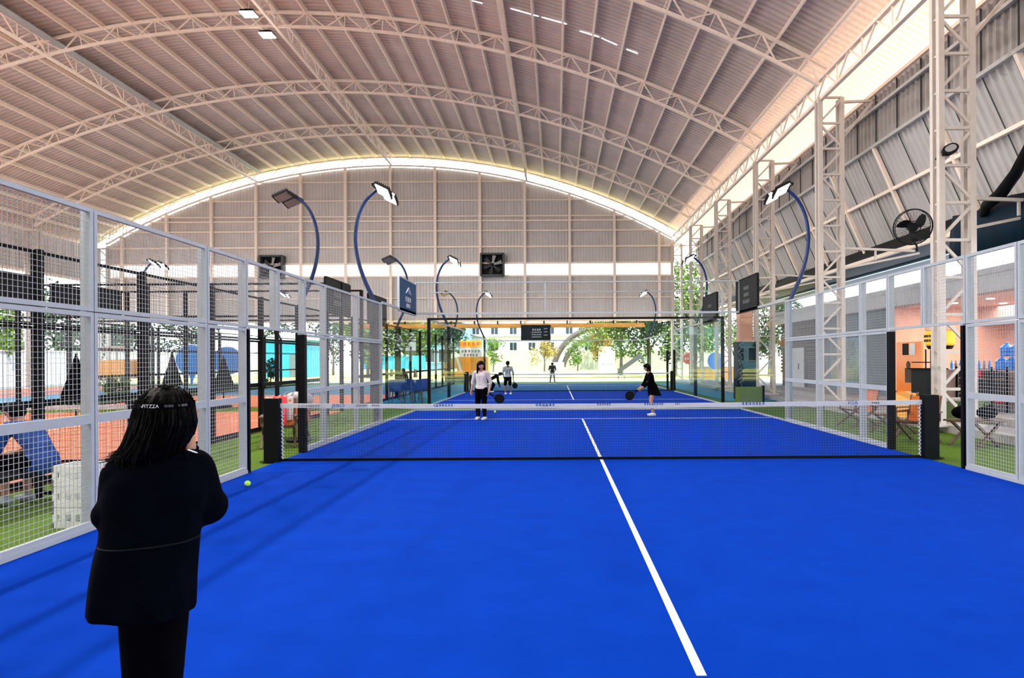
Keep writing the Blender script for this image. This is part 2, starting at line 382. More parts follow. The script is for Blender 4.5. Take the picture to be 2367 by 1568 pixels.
t = long_truss(-20.6, 'length truss with a closed upper flange on the side away from the towers', arcz(-20.6)-.02, .66)
part('flange', MB().box((.22, 0, .62), (.45, 54, .03)), M['rail'], t)
long_truss(8.2, 'eave truss carried on the heads of the lattice towers', 9.5, .62)

# ================================================================ END WALL
def corr(xs0, xs1, zb, zt, Y, period=.22, depth=.035):
    g = MB(); xs = []; x = xs0
    while x < xs1: xs += [(x,0),(x+period*.5,0),(x+period*.66,depth),(x+period*.84,depth)]; x += period
    for (x, d) in xs:
        a = zb(x) if callable(zb) else zb; b = zt(x) if callable(zt) else zt
        g.v += [(x, Y-d, a), (x, Y-d, b)]
    g.f = [(2*i, 2*i+2, 2*i+3, 2*i+1) for i in range(len(xs)-1)]
    return g
wb = thing('wall_back', None, None, (0,0,0), kind='structure')
YB = 45.75
part('lower_cladding', corr(-31.4, 8.3, 4.25, 7.43, YB), M['clad'], wb)
part('light_strip', corr(-31.4, 8.3, 7.43, 8.30, YB+.15), M['lightstrip'], wb)
part('upper_cladding', corr(-31.4, 8.3, 8.30, lambda x: arcz(max(min(x,8.2),-31.2))-.06, YB), M['clad'], wb)
for k in range(-6, 7):
    x = -11.42 + 3.12*k
    if -31 < x < 8.4: part('column', MB().bx((x-.09, YB-.32, 4.1), (x+.09, YB-.06, arcz(x)-.05)), M['steel'], wb)
for z, w in ((14.03,.07),(12.73,.07),(11.62,.08),(11.30,.10),(10.6,.09),(9.48,.11),(8.33,.12),(7.43,.10),(5.9,.06),(4.3,.14)):
    half = sqrt(max(RAD**2-(z-ZTOP+RAD)**2, 0)) if z > 9.4 else 19.6
    part('girt', MB().bx((ARCX-half, YB-.16, z-w/2), (ARCX+half, YB-.05, z+w/2)), M['steel'], wb)
tr = part('rolled_awning', MB().bx((-14, 45.2, 3.82), (6.2, 45.5, 4.08)), M['amber'], wb, label='amber rolled awning')
part('awning_roll', MB().tube([(-14,45.1,3.86),(6.2,45.1,3.86)], .09, 8), M['amber'], wb)
g = MB()
for k in range(13): g.bx((-13.6+k*1.6, 45.05, 4.05), (-13.5+k*1.6, 45.2, 4.25))
part('awning_bracket', g, M['dark'], wb, kind='stuff')
# exhaust fans
def exhaust(px, py, label):
    c = at(px, py, 45.3); t = thing('exhaust_fan', label, 'fan', (c.x, 45.4, c.z-.78), group=None)
    w = .78; g = MB()
    for s in (-1,1): g.bx((s*w-.06, -.22, 0), (s*w+.06, .3, 1.56)); g.bx((-w, -.22, .78+s*.75-.06), (w, .3, .78+s*.75+.06))
    part('housing', g, M['grey'], t)
    part('backplate', MB().bx((-w, .22, 0), (w, .28, 1.56)), M['dark'], t)
    for k in range(6):
        a = k*pi/3+.3; b = MB(); d = Vector((cos(a),0,sin(a))); e = Vector((-sin(a),0,cos(a)))
        c0 = Vector((0,-.02,.78)); b.add([c0+d*.1-e*.05, c0+d*.1+e*.05, c0+d*.66+e*.16+Vector((0,.07,0)), c0+d*.66-e*.12-Vector((0,.07,0)),
            c0+d*.1-e*.05+Vector((0,.015,0)), c0+d*.1+e*.05+Vector((0,.015,0)), c0+d*.66+e*.16+Vector((0,.085,0)), c0+d*.66-e*.12-Vector((0,.055,0))],
            [(0,1,2,3),(7,6,5,4),(0,4,5,1),(1,5,6,2),(2,6,7,3),(3,7,4,0)])
        part('blade', b, M['rail'] if k < 2 else M['grey'], t)
    part('hub', MB().tube([(0,-.08,.78),(0,.1,.78)], .12, 12), M['dark'], t)
    g = MB()
    for r in (.35,.55,.72): g.tube([(r*cos(2*pi*k/20), -.2, .78+r*sin(2*pi*k/20)) for k in range(21)], .008, 4)
    part('guard', g, M['dark'], t, kind=None)
exhaust(1138, 612, 'square black exhaust fan above the court, next to the pale light strip')
exhaust(627, 617, 'square exhaust fan half hidden behind the white fence top')

# ================================================================ SIDE WALLS
wr = thing('wall_right', None, None, (0,0,0), kind='structure')
def corr_y(p_top, p_bot, y0, y1, out=(1,0), period=.25, depth=.065):
    g = MB(); ys = []; y = y0
    while y < y1: ys += [(y,0),(y+period*.5,0),(y+period*.64,depth),(y+period*.86,depth)]; y += period
    for (y, d) in ys: g.v += [(p_top[0]+out[0]*d, y, p_top[1]+out[1]*d), (p_bot[0]+out[0]*d, y, p_bot[1]+out[1]*d)]
    g.f = [(2*i, 2*i+2, 2*i+3, 2*i+1) for i in range(len(ys)-1)]
    return g
part('upper_cladding', corr_y((10.0, 9.75), (10.0, 8.1), -9, 46, (-1,0)), M['cladside'], wr)
for (z, w, mm) in ((9.70,.10,'steel'),(9.22,.09,'rail'),(8.08,.10,'rail')):
    part('rail', MB().bx((9.82, -9, z-w/2), (9.93, 46, z+w/2)), M[mm], wr)
part('sloped_cladding', corr_y((10.0, 8.1), (11.25, 5.3), -9, 46, (-.9,-.4)), M['awning'], wr)
for k in range(34):
    yy = 4.0 + 1.24*k
    part('joint_strip', MB().bx((9.90, yy-.012, 8.1), (9.935, yy+.012, 9.7)), M['grey'], wr)
    part('joint_strip', MB().bar((9.94, yy, 8.06), (11.18, yy, 5.3), .02, .02), M['grey'], wr)
part('slope_rail', MB().bx((10.42, -9, 6.72), (10.52, 46, 6.82)), M['steel'], wr)
part('gutter', MB().bx((11.06, -9, 5.12), (11.36, 46, 5.42)), M['dark'], wr)
part('edge_beam', MB().bx((11.1, -9, 4.98), (11.25, 46, 5.1)), M['steel'], wr)
for k in range(-1, 12):
    yy = 7.7 + 3.12*k
    part('rafter', MB().bar((9.88, yy, 8.1), (11.1, yy, 5.3), .10, .14), M['steel'], wr)
part('canopy_soffit', MB().bx((11.26, -9, 5.12), (14.8, 46, 5.2)), M['navy'], wr)
part('canopy_light_rail', MB().bx((13.2, 10, 5.04), (13.34, 40, 5.11)), M['polelight'], wr)
wf = thing('wall_front', None, None, (0,0,0), kind='structure')
part('cladding', corr(-31.4, 10.0, 0, lambda x: arcz(max(min(x,8.2),-31.2))+.7, -8.9), M['clad'], wf)
for k in range(-6, 7):
    if -31 < -11.42+3.12*k < 8.4: part('column', MB().bx((-11.42+3.12*k-.09, -8.8, 0), (-11.42+3.12*k+.09, -8.6, arcz(-11.42+3.12*k))), M['steel'], wf)
wl = thing('wall_left', None, None, (0,0,0), kind='structure')
part('skirt_cladding', corr_y((-32.5, 9.7), (-32.5, 7.1), -9, 46, (1,0)), M['clad'], wl)
part('rail', MB().bx((-32.4, -9, 7.1), (-32.2, 46, 7.25)), M['steel'], wl)

# lattice towers
def tower():
    t = thing('lattice_tower', '', 'tower', (8.5, 0, .1))
    w, d, h = .33, .12, 9.45
    for sx in (-1,1):
        for sy in (-1,1): part('leg', MB().bx((sx*w-.06, sy*d-.055, 0), (sx*w+.06, sy*d+.055, h)), M['towersteel'], t)
    k = 12; st = h/k
    for i in range(k):
        z = i*st; s = 1 if i % 2 else -1
        part('cross_bar', MB().bx((-w, -d-.03, z+st-.03), (w, -d+.03, z+st+.03)), M['towersteel'], t)
        part('diagonal', MB().bar((-s*w, -d, z+.05), (s*w, -d, z+st-.05), .06, .05, up=(0,1,0)), M['towersteel'], t)
    g = MB()
    for i in range(k):
        z = i*st; s = -1 if i % 2 else 1
        g.bx((-w-.02,-d,z+st-.02),(-w+.02,d,z+st+.02)); g.bx((w-.02,-d,z+st-.02),(w+.02,d,z+st+.02))
    part('side_tie', g, M['towersteel'], t, kind='stuff')
    part('head_bracket', MB().bar((w, 0, h-1.3), (1.45, 0, h+.05), .07, .07).bar((w,0,h-.1), (1.5,0,h-.05), .07,.07), M['towersteel'], t)
    part('outrigger', MB().bar((w, 0, 4.85), (2.6, 0, 4.75), .07, .07).bar((w,0,4.2), (2.75,0,4.68), .06, .06).bar((1.4,0,4.47),(1.4,0,4.8),.05,.05), M['towersteel'], t)
    part('base_plate', MB().bx((-.5,-.3,0),(.5,.3,.05)), M['towersteel'], t)
    return t
tw = tower(); tw.location.y = 13.92
tl = ['white lattice tower carrying the black wall fan and small floodlight', 'second white lattice tower from the fan, rising past the blue lamp pole',
      'third lattice tower from the fan, behind the lit floodlight', 'fourth lattice tower from the fan, beside the grey sign board',
      'slim lattice tower fifth from the fan', 'lattice tower standing at the corner of the back wall']
tw['label'] = tl[0]
for i, yy in enumerate(ARCHES[2:]): dup(tw, (8.5, yy, .1), label=tl[i+1])
dup(tw, (8.5, 7.7, .1), label='lattice tower beside the near end of the court')
tw2 = dup(tw, (-31.3, 26.5, 0), pi, label='lattice tower far behind the white mesh fence under the low eave')
for yy in (20.15, 33.0, 39.2, 45.3): dup(tw, (-31.3, yy, 0), pi, label={20.15:'lattice tower at the low eave seen through the fence top',33.0:'distant lattice tower under the low eave beyond the terracotta court',39.2:'last but one lattice tower under the low eave',45.3:'lattice tower at the far corner under the low eave'}[yy])

# fan and floodlight on the first tower
c = at(2110, 525, 13.3)
t = thing('wall_fan', 'black caged wall fan bracketed to the first lattice tower', 'fan', (c.x, c.y, c.z))
R_ = .36; g = MB()
tilt = Matrix.Rotation(radians(-12), 4, 'Z') @ Matrix.Rotation(radians(14), 4, 'X')
def tl_(p): return tilt @ Vector(p)
for rr, yy in ((R_,0),(R_*.98,-.07),(R_*.98,.07),(.12,-.1)): g.tube([tl_((rr*cos(2*pi*k/28), yy, rr*sin(2*pi*k/28))) for k in range(29)], .009, 5)
part('cage_ring', g, M['dark'], t)
g = MB()
for k in range(30):
    a = 2*pi*k/30
    for s in (-1,1): g.tube([tl_((.06*cos(a), s*.11, .06*sin(a))), tl_((.25*cos(a), s*.1, .25*sin(a))), tl_((R_*cos(a), s*.02, R_*sin(a)))], .003, 3, False)
part('cage_wire', g, M['dark'], t, kind='stuff')
for k in range(3):
    a = 2*pi*k/3+.4; g = MB(); L = []
    for j in range(7):
        q = j/6; r = .06+.25*q; w = .03+.055*sin(pi*min(1,q*.9+.1)); b = a+.5*q
        L.append([tl_((r*cos(b)-w*sin(b)*e, .04*e+o, r*sin(b)+w*cos(b)*e)) for e, o in ((-1,0),(1,0),(1,.008),(-1,.008))])
    part('blade', g.loft(L), M['dark'], t)
part('motor', MB().tube([tl_((0,-.05,0)), tl_((0,.22,0))], [.09,.075], 14), M['dark'], t)
part('bracket', MB().tube([tl_((0,.2,-.02)), (.15,.3,-.18), (.34,.5,-.1)], .03, 8).tube([(.15,.3,-.18),(.3,.4,-.32),(.36,.5,-.4)], .02, 8), M['dark'], t)
c = at(2197, 344, 13.65)
t = thing('floodlight', 'small unlit floodlight clamped to the first lattice tower', 'floodlight', (c.x, c.y, c.z))
rm = Matrix.Rotation(radians(-28), 4, 'Y') @ Matrix.Rotation(radians(-25), 4, 'X')
def rb(mb): mb.v = [tuple(rm @ Vector(v)) for v in mb.v]; return mb
ro = [(.20*cos(a)*(abs(cos(a))**-.3 if abs(cos(a))>.05 else 1), .11*sin(a)) for a in [2*pi*k/24 for k in range(24)]]
part('housing', rb(MB().prism([(u*.85, w) for u, w in ro], 'y', -.02, .06)), M['dark'], t)
part('lens', rb(MB().prism([(u*.62, w*.68) for u, w in ro], 'y', -.028, -.02)), M['lampoff'], t)
part('bracket', MB().tube([(-.05,.05,-.05),(-.12,.12,-.12),(-.16,.25,-.14)], .025, 6), M['dark'], t)

# ================================================================ COURT FENCES
_pc = {}
def panel(w, h, fm, wm, parent, loc, fr=.042, cell=.05, wt=.0034):
    key = (round(w,3), round(h,3), fm.name, wt)
    if key not in _pc:
        g = MB()
        g.bx((-fr/2,-w/2,0),(fr/2,-w/2+fr,h)).bx((-fr/2,w/2-fr,0),(fr/2,w/2,h)).bx((-fr/2,-w/2+fr,0),(fr/2,w/2-fr,fr)).bx((-fr/2,-w/2+fr,h-fr),(fr/2,w/2-fr,h))
        q = MB(); n = int((w-2*fr)/cell); m = int((h-2*fr)/cell)
        for i in range(1, n+1):
            y = -w/2+fr+(w-2*fr)*i/(n+1); q.bar((0,y,fr), (0,y,h-fr), wt, wt, up=(0,1,0), caps=False)
        for i in range(1, m+1):
            z = fr+(h-2*fr)*i/(m+1); q.bar((.003,-w/2+fr,z), (.003,w/2-fr,z), wt, wt, caps=False)
        _pc[key] = (g.mesh('panel_frame', fm), q.mesh('wire_mesh', wm))
    a, b = _pc[key]
    o = part('panel_frame', a, None, parent, loc=loc); part('wire_mesh', b, None, o); return o
ROWS = ((.045, .985), (1.03, .985), (2.025, .955))
def fence(name, label, X, ys, fm, wm, side, rows=ROWS, cat='fence', wt=.0034, post=True, skip=()):
    ym = (ys[0]+ys[-1])/2; t = thing(name, label, cat, (X, ym, 0))
    if post:
        for y in ys: part('post', MB().bx((side*.024, y-ym-.042, 0), (side*.08, y-ym+.042, 2.99)), fm, t)
    part('bottom_rail', MB().bx((-.03, ys[0]-ym, 0), (.03, ys[-1]-ym, .045)), fm, t)
    for i in range(len(ys)-1):
        if i in skip: continue
        for z, h in rows: panel(ys[i+1]-ys[i]-.012, h, fm, wm, t, (0, (ys[i]+ys[i+1])/2-ym, z), wt=wt)
    return t
NEAR = [-.1, 2.03, 4.05, 6.07, 8.05, 9.07]; FAR = [11.19, 12.2, 14.2, 16.2]
fence('court_fence', 'white mesh court fence behind the woman in black', XL, NEAR, M['fence'], M['wire'], -1)
fence('court_fence', 'white mesh court fence from the net to the blue sign board', XL, FAR, M['fence'], M['wire'], -1)
fence('court_fence', 'white mesh court fence at the near corner before the shop front', XR, NEAR, M['fence'], M['wire'], 1)
fence('court_fence', 'white mesh court fence in front of the camp chairs', XR, FAR, M['fence'], M['wire'], 1)
for X, s, lb in ((XL,-1,'white mesh transom over the court opening by the covered bag'), (XR,1,'white mesh transom over the court opening by the camp chairs')):
    t = thing('gate_transom', lb, 'fence', (X, 10.13, 2.025))
    part('post', MB().bx((s*.025,-.05,.02),(s*.10,.05,.965)), M['fence'], t)
    panel(1.05, .955, M['fence'], M['wire'], t, (0,-.53,0)); panel(1.05, .955, M['fence'], M['wire'], t, (0,.53,0))
def gatepost(X, y, lab, w=.09):
    t = thing('gate_post', lab, 'post', (X, y, 0))
    part('padding', MB().bx((-w/2,-w/2,0),(w/2,w/2,2.0)), M['black'], t); part('cap', MB().bx((-w/2-.004,-w/2-.004,2.0),(w/2+.004,w/2+.004,2.02)), M['fence'], t)
gatepost(XL, 9.14, 'slim black gate post nearest the tennis ball', .05); gatepost(XL, 11.12, 'thick black padded gate post behind the net end by the white bag', .11)
gatepost(XR, 9.14, 'slim black gate post on the turf side, nearest the shop counter', .06); gatepost(XR, 11.12, 'black padded gate post behind the net, by the camp chairs', .10)
# glass end of the first court and its side glass
def glass_run(name, label, pts, h, gm, fm, extra=True):
    t = thing(name, label, 'glass wall', (*pts[0], 0)); p0 = Vector((*pts[0], 0))
    for i in range(len(pts)-1):
        a = Vector((*pts[i], 0))-p0; b = Vector((*pts[i+1], 0))-p0; d = (b-a).normalized()*.006
        g = MB().bar(a+d+Vector((0,0,h/2+.02)), b-d+Vector((0,0,h/2+.02)), .012, h-.04); part('glass_pane', g, gm, t)
    L = Vector((*pts[-1], 0))-p0
    part('base_channel', MB().bar((0,0,.02), L+Vector((0,0,.02)), .05, .04), fm, t)
    part('top_rail', MB().bar((0,0,h), L+Vector((0,0,h)), .04, .06), fm, t)
    return t
YE, Y2, Y3 = 20.2, 22.3, 42.3
glass_run('side_glass', 'side glass of the near court under the blue sign board', [(XL,16.26),(XL,18.2),(XL,YE)], 3.0, M['glass'], M['fence'])
glass_run('side_glass', 'side glass of the near court under the grey sign board', [(XR,16.26),(XR,18.2),(XR,YE)], 3.0, M['glass'], M['fence'])
t = glass_run('end_glass', 'clear end glass of the near court with a white rail frame on top', [(XL+2.004*i,YE) for i in range(6)], 3.0, M['glass'], M['fence'])
part('upper_rail', MB().bx((0,-.03,3.94),(10.02,.03,3.975)), M['fence'], t)
for k in (0,2,5): part('upper_post', MB().bx((2.004*k-.025,-.03,3.0),(2.004*k+.025,.03,3.95)), M['fence'], t)
t = thing('portal_frame', 'black portal frame with teal end glass where the far court begins', 'frame', (XC, Y2, 0))
for s, x in ((-1, XL), (1, XR)): part('post', MB().bx((x-XC-.05,-.05,0),(x-XC+.05,.05,3.0)), M['black'], t)
part('beam', MB().bx((XL-XC,-.04,2.93),(XR-XC,.04,3.0)), M['black'], t)
for k in range(5): part('glass_pane', MB().bx((XL-XC+2.004*k+.06, -.006, .02), (XL-XC+2.004*(k+1)-.01, .006, 2.93)), M['glass'], t)
part('upper_rail', MB().bx((XL-XC,-.03,3.85),(XR-XC,.03,3.885)), M['fence'], t)
for k in (0,5): part('upper_post', MB().bx((XL-XC+2.004*k-.03,-.03,3.0),(XL-XC+2.004*k+.03,.03,3.86)), M['fence'], t)
for X, s, w in ((XL,-1,'terracotta court side'), (XR,1,'tower side')):
    glass_run('side_glass', 'teal side glass of the far court before its net, %s' % w, [(X,22.38),(X,24.3),(X,26.3),(X,28.3),(X,30.3),(X,31.3)], 2.95, M['tealglass'], M['rail'])
    glass_run('side_glass', 'side glass of the far court past its net, %s' % w, [(X,33.3),(X,34.3),(X,36.3),(X,38.3),(X,40.3),(X,Y3)], 2.85, M['tealglass'], M['rail'])
    for yy, nm in ((31.35, 'before'), (33.25, 'past')):
        t = thing('gate_post', 'black gate post just %s the far net on the %s' % (nm, w), 'post', (X, yy, 0))
        hp = 2.0 if X > 0 else .9; part('padding', MB().bx((-.05,-.05,0),(.05,.05,hp)), M['black'], t); part('cap', MB().bx((-.055,-.055,hp),(.055,.055,hp+.03)), M['rail'], t)
t = glass_run('end_glass', 'end glass of the far court in front of the sunny lawn', [(XL+2.004*i,Y3) for i in range(6)], 2.8, M['glass'], M['rail'])
part('hand_rail', MB().bx((0,.5,.36),(10.02,.54,.40)), M['wood'], t)
# neighbouring terracotta court: black fences
bys = [2.0+2.1*k for k in range(9)]
fence('court_fence', 'black mesh fence of the neighbouring terracotta court', -6.6, bys, M['black'], M['blackwire'], 1, wt=.0022)
fence('court_fence', 'black mesh fence of the far neighbouring court', -6.6, [21.2,23.4,25.5,27.6,29.7,31.8,33.9,36,38.1,40.2,42.3], M['black'], M['blackwire'], 1, wt=.0018)
fence('court_fence', 'black mesh fence on the far side of the terracotta court', -16.6, [2.0+4.2*k for k in range(5)], M['black'], M['blackwire'], 1, wt=.0016)
fence('court_fence', 'black mesh fence on the far side of the far neighbouring court', -16.6, [22.3+5*k for k in range(5)], M['black'], M['blackwire'], 1, wt=.0016)
for yy, lb in ((20.2,'black end frame of the terracotta court'), (22.3,'black end frame of the teal-floored court')):
    t = thing('black_end_fence', lb, 'fence', (-11.6, yy, 0))
    for k in range(6): part('post', MB().bx((-5+2*k-.05,-.05,0),(-5+2*k+.05,.05,3.97)), M['black'], t)
    for z in (2.95, 3.95): part('rail', MB().bx((-5,-.03,z-.03),(5,.03,z+.03)), M['black'], t)
    for k in range(5): part('glass_pane', MB().bx((-5+2*k+.06,-.006,.02),(-3+2*k-.06,.006,2.9)), M['glass'], t)
# sign boards on the fence tops
rng = random.Random(3)
def board(name, label, X, y0, y1, z0, z1, m, face, ink, rows):
    t = thing(name, label, 'sign board', (X, (y0+y1)/2, z0)); L = (y1-y0)/2; h = z1-z0
    part('panel', MB().bx((-.02,-L,0),(.02,L,h)), m, t)
    fr = MB(); fr.bx((-.03,-L-.04,0),(.03,-L,h)).bx((-.03,L,0),(.03,L+.04,h)).bx((-.03,-L,h),(.03,L,h+.03)).bx((-.03,-L,-.03),(.03,L,0))
    part('edge_frame', fr, M['fence'] if m is M['boardblue'] else M['black'], t)
    for (kind, dz, n, hh) in rows:
        if kind == 'peak': g = MB().bar((-.3,0,-.06),(0,0,.12),.012,.05,up=(0,1,0)).bar((0,0,.12),(.3,0,-.06),.012,.05,up=(0,1,0)).bar((-.12,0,-.06),(.05,0,.05),.012,.04,up=(0,1,0))
        else: g = glyphs(n, hh, rng)
        g.v = [(face*.024+y_, x_*(1 if face < 0 else -1), z_+h/2+dz) for (x_, y_, z_) in g.v]
        part('logo' if kind == 'peak' else 'lettering', g, ink, t)
    return t
board('sign_board', 'blue sign board with a white peak logo on the near court corner', XL, 18.0, 20.15, 2.95, 3.87, M['boardblue'], 1, M['inkwhite'], [('peak',.15,0,0),('t',-.08,4,.16),('t',-.26,4,.12)])
board('sign_board', 'charcoal sign board with grey writing, above the black fence nearest the bent lamp pole', -6.6, 18.8, 21.0, 2.97, 3.97, M['board'], 1, M['inkgrey'], [('t',.10,4,.2),('t',-.18,5,.16)])
board('sign_board', 'charcoal sign board behind the blue lamp pole', -6.6, 23.1, 25.5, 2.9, 3.93, M['board'], 1, M['inkgrey'], [('t',.1,4,.18),('t',-.15,5,.14)])
board('sign_board', 'large charcoal sign board by the lattice towers, nearest the blue pole', XR, 18.4, 20.5, 2.98, 3.95, M['board'], -1, M['inkgrey'], [('t',.2,4,.12),('t',.0,4,.12),('t',-.2,5,.12)])
board('sign_board', 'smaller-looking charcoal sign board by the lattice towers, next to the back wall corner', XR, 23.0, 25.1, 2.9, 3.9, M['board'], -1, M['inkgrey'], [('t',.1,4,.12)])
for (px, py, w, h, lb) in ((24,672,.35,.22,'small black panel on the neighbouring fence beside its post nearest the camera'),(246,702,.30,.22,'small black panel on the neighbouring fence next to the white fence post'),(155,695,.28,.2,'small dark panel low on the neighbouring fence top')):
    q = at(px, py, F*6.57/(VX-px)); t = thing('fence_panel', lb, 'sign board', q)
    part('panel', MB().bx((-.02,-w,-h),(.02,w,h)), M['dark'], t); part('edge_frame', MB().bx((.02,-w,h-.03),(.03,w,h)).bx((.02,-w,-h),(.03,w,-h+.03)).bx((.02,-w,-h),(.03,-w+.03,h)).bx((.02,w-.03,-h),(.03,w,h)), M['black'], t)

# ================================================================ NETS
def net(name, label, y, detail):
    t = thing(name, label, 'net', (XC, y, 0)); L = (XR-XL)/2-.03
    top = lambda x: .86 + .03*(x/L)**2
    g = MB(); c = .042 if detail else .09; w = .0032 if detail else .004
    nx = int(2*L/c); nz = int(.8/c)
    for i in range(nx+1):
        x = -L+2*L*i/nx; g.bar((x,0,.035), (x,0,top(x)-.05), w, w, up=(0,1,0), caps=False)
    for k in range(1, nz):
        f = k/nz; pts = [(-L+2*L*i/12, 0, .035+f*(top(-L+2*L*i/12)-.085)) for i in range(13)]
        for a, b in zip(pts, pts[1:]): g.bar(a, b, w, w, caps=False)
    part('netting', g, M['netmesh'], t, kind='stuff')
    g = MB(); rings = []
    for i in range(25):
        x = -L+2*L*i/24; z = top(x); wv = .004*sin(i*2.1)
        rings.append([Vector((x,-.012,z-.062+wv)), Vector((x,-.014,z+.008)), Vector((x,.014,z+.008)), Vector((x,.012,z-.062+wv))])
    part('top_tape', g.loft(rings), M['tape'], t)
    part('bottom_band', MB().bx((-L,-.012,0),(L,.012,.04)), M['black'], t)
    for s in (-1, 1):
        part('post', MB().bx((s*(L+.01),-.07,0),(s*(L+.235),.07,.975)), M['black'], t)
        if detail:
            part('side_cord', MB().tube([(s*(L-.03)+.012*sin(i*2.3), .004*cos(i*2.3), .02+.86*i/40) for i in range(41)], .014, 5), M['tape'], t)
            part('foot_plate', MB().bx((s*(L-.02),-.12,0),(s*(L+.28),.12,.012)), M['black'], t)
    return t
nn = net('court_net', 'black court net with printed white tape across the blue court', YN, True)
def onnet(px, s, hpx, m, blocks=None):
    x = (px-VX)*YN/F - XC
    if s:
        me = textmesh(s, hpx*YN/F*1.35, m, .0008); o = part('lettering', me, None, nn, loc=(x, -.0148, .857)); o.rotation_euler = (pi/2,0,0)
        o.scale = (1.25,1,1)
    else:
        g = glyphs(blocks, hpx*YN/F, rng, t=.002); part('lettering', g, m, nn, loc=(x, -.0150, .857))
onnet(782, 'JERO', 8, M['ink']); onnet(836, 'ZOOM', 5, M['inkdark']); onnet(868, None, 4, M['inkdark'], 4); onnet(714, None, 5, M['inkgrey'], 9)
onnet(1007, 'C', 9, M['ink']); onnet(1027, None, 6, M['ink'], 6); onnet(1260, None, 7, M['ink'], 6); onnet(1395, None, 5, M['inkdark'], 6)
onnet(1510, None, 5, M['ink'], 8); onnet(1740, None, 7, M['ink'], 7); onnet(1970, 'IOA', 8, M['ink']); onnet(2022, None, 4, M['inkdark'], 4); onnet(1565, None, 4, M['inkdark'], 3)
g = MB().tube([(0,-.0149+0,0)]+[(0,-.0149,0)], .001, 3)
o = part('logo', MB().tube([(.09*cos(2*pi*k/24), 0, .022*sin(2*pi*k/24)) for k in range(25)], .003, 4), M['ink'], nn, loc=((1260-VX)*YN/F-XC, -.015, .857))
net('court_net', 'distant net of the far blue court', 32.3, False)
for X, lb in ((-11.6,'black net of the terracotta court seen through the white fence'),):
    t = net('court_net', lb, YN, False); t.location.x = X

# ================================================================ LAMPS
def lamp_pole(label, X, Y, side, lit, base_from=0.0, polem='pole', tall=True):
    # side = direction in X the head leans towards
    t = thing('lamp_pole', label, 'lamp', (X, Y, 0))
    b = -side
    pts = [(0,0,2.9),(b*.10,0,3.15),(b*.30,0,3.6),(b*.45,0,4.1),(b*.50,0,4.6),(b*.43,0,5.1),(b*.25,0,5.5),(0,0,5.75),(-b*.08,0,5.8)]
    sm = []
    for i in range(len(pts)-1):
        p0, p1, p2, p3 = [Vector(pts[max(0,min(len(pts)-1,i+k))]) for k in (-1,0,1,2)]
        for k in range(4):
            q = k/4; sm.append(.5*((2*p1)+(p2-p0)*q+(2*p0-5*p1+4*p2-p3)*q*q+(3*p1-p0-3*p2+p3)*q**3))
    sm.append(Vector(pts[-1]))
    part('swan_neck', MB().tube(sm, [.055-.018*i/len(sm) for i in range(len(sm))], 8), M['pole'], t, smooth=True)
    part('column', MB().bx((-.06,-.06,0),(.06,.06,2.95)), M[polem], t)
    part('cross_arm', MB().bar((side*.06,-.45,5.8), (side*.06,.45,5.8), .06, .06), M['dark'], t)
    for s in (-1, 1):
        tiltm = Matrix.Translation((side*.28, s*.30, 5.68 if lit else 5.74)) @ Matrix.Rotation(radians(-24 if lit else -10), 4, 'X') @ Matrix.Rotation(side*radians(30 if lit else 26), 4, 'Y')
        g = MB().box((0,0,0), (.42,.40,.05))
        for k in range(7): g.box((-.17+.057*k, 0, .045), (.012,.36,.05))
        g.v = [tuple(tiltm @ Vector(v)) for v in g.v]
        h = part('floodlight_housing', g, M['dark'], t)
        g = MB().box((0,0,-.03), (.36,.34,.012)); g.v = [tuple(tiltm @ Vector(v)) for v in g.v]
        part('led_face', g, M['lamp'] if lit else M['lampoff'], h)
        if lit and s > 0:
            ld = bpy.data.lights.new('flood_light', 'AREA'); ld.energy = FLOOD_W; ld.shape = 'RECTANGLE'; ld.size = .36; ld.size_y = .9; ld.color = (1, .97, .93)
            lo = bpy.data.objects.new('flood_light', ld); COL.objects.link(lo); lo.parent = t
            lo.location = (side*.27, 0, 5.68); lo.rotation_euler = (0, side*radians(-26), 0)
    return t
lamp_pole('dark bent lamp pole with an unlit head seen from behind, by the charcoal board', -6.6, 16.85, -1, False, polem='black')
lamp_pole('blue swan-neck lamp pole with a lit head, on the near court fence', XL-.12, 16.15, 1, True, polem='black')
lamp_pole('blue swan-neck lamp pole with a lit head, rising before the lattice towers', XR+.12, 16.3, -1, True, polem='polelight')
lamp_pole('distant lamp pole with an unlit head above the blue sign board', -6.6, 27.2, -1, False, polem='black')
lamp_pole('distant lit lamp pole between the blue board and the exhaust fan', XL-.12, 27.2, 1, True, polem='black')
lamp_pole('far lit lamp pole in front of the corner lattice towers', XR+.12, 27.2, -1, True, polem='black')
lamp_pole('farthest unlit lamp pole in front of the end wall', -6.6, 41.0, -1, False, polem='black')
lamp_pole('farthest lit lamp pole on the terracotta side of the far court', XL-.12, 41.0, 1, True, polem='black')
lamp_pole('farthest lit lamp pole on the tower side of the far court', XR+.12, 41.0, -1, True, polem='black')
lamp_pole('lit lamp pole seen through the white fence mesh', -17.0, 27.6, 1, True, polem='black')
lamp_pole('distant lit lamp pole seen small over the terracotta court', -17.0, 40.5, 1, True, polem='black')
lamp_pole('near lit lamp pole on the terracotta side behind the camera', XL-.12, 4.0, 1, True, polem='black')
lamp_pole('near lit lamp pole on the shop side behind the camera', XR+.12, 4.0, -1, True, polem='polelight')
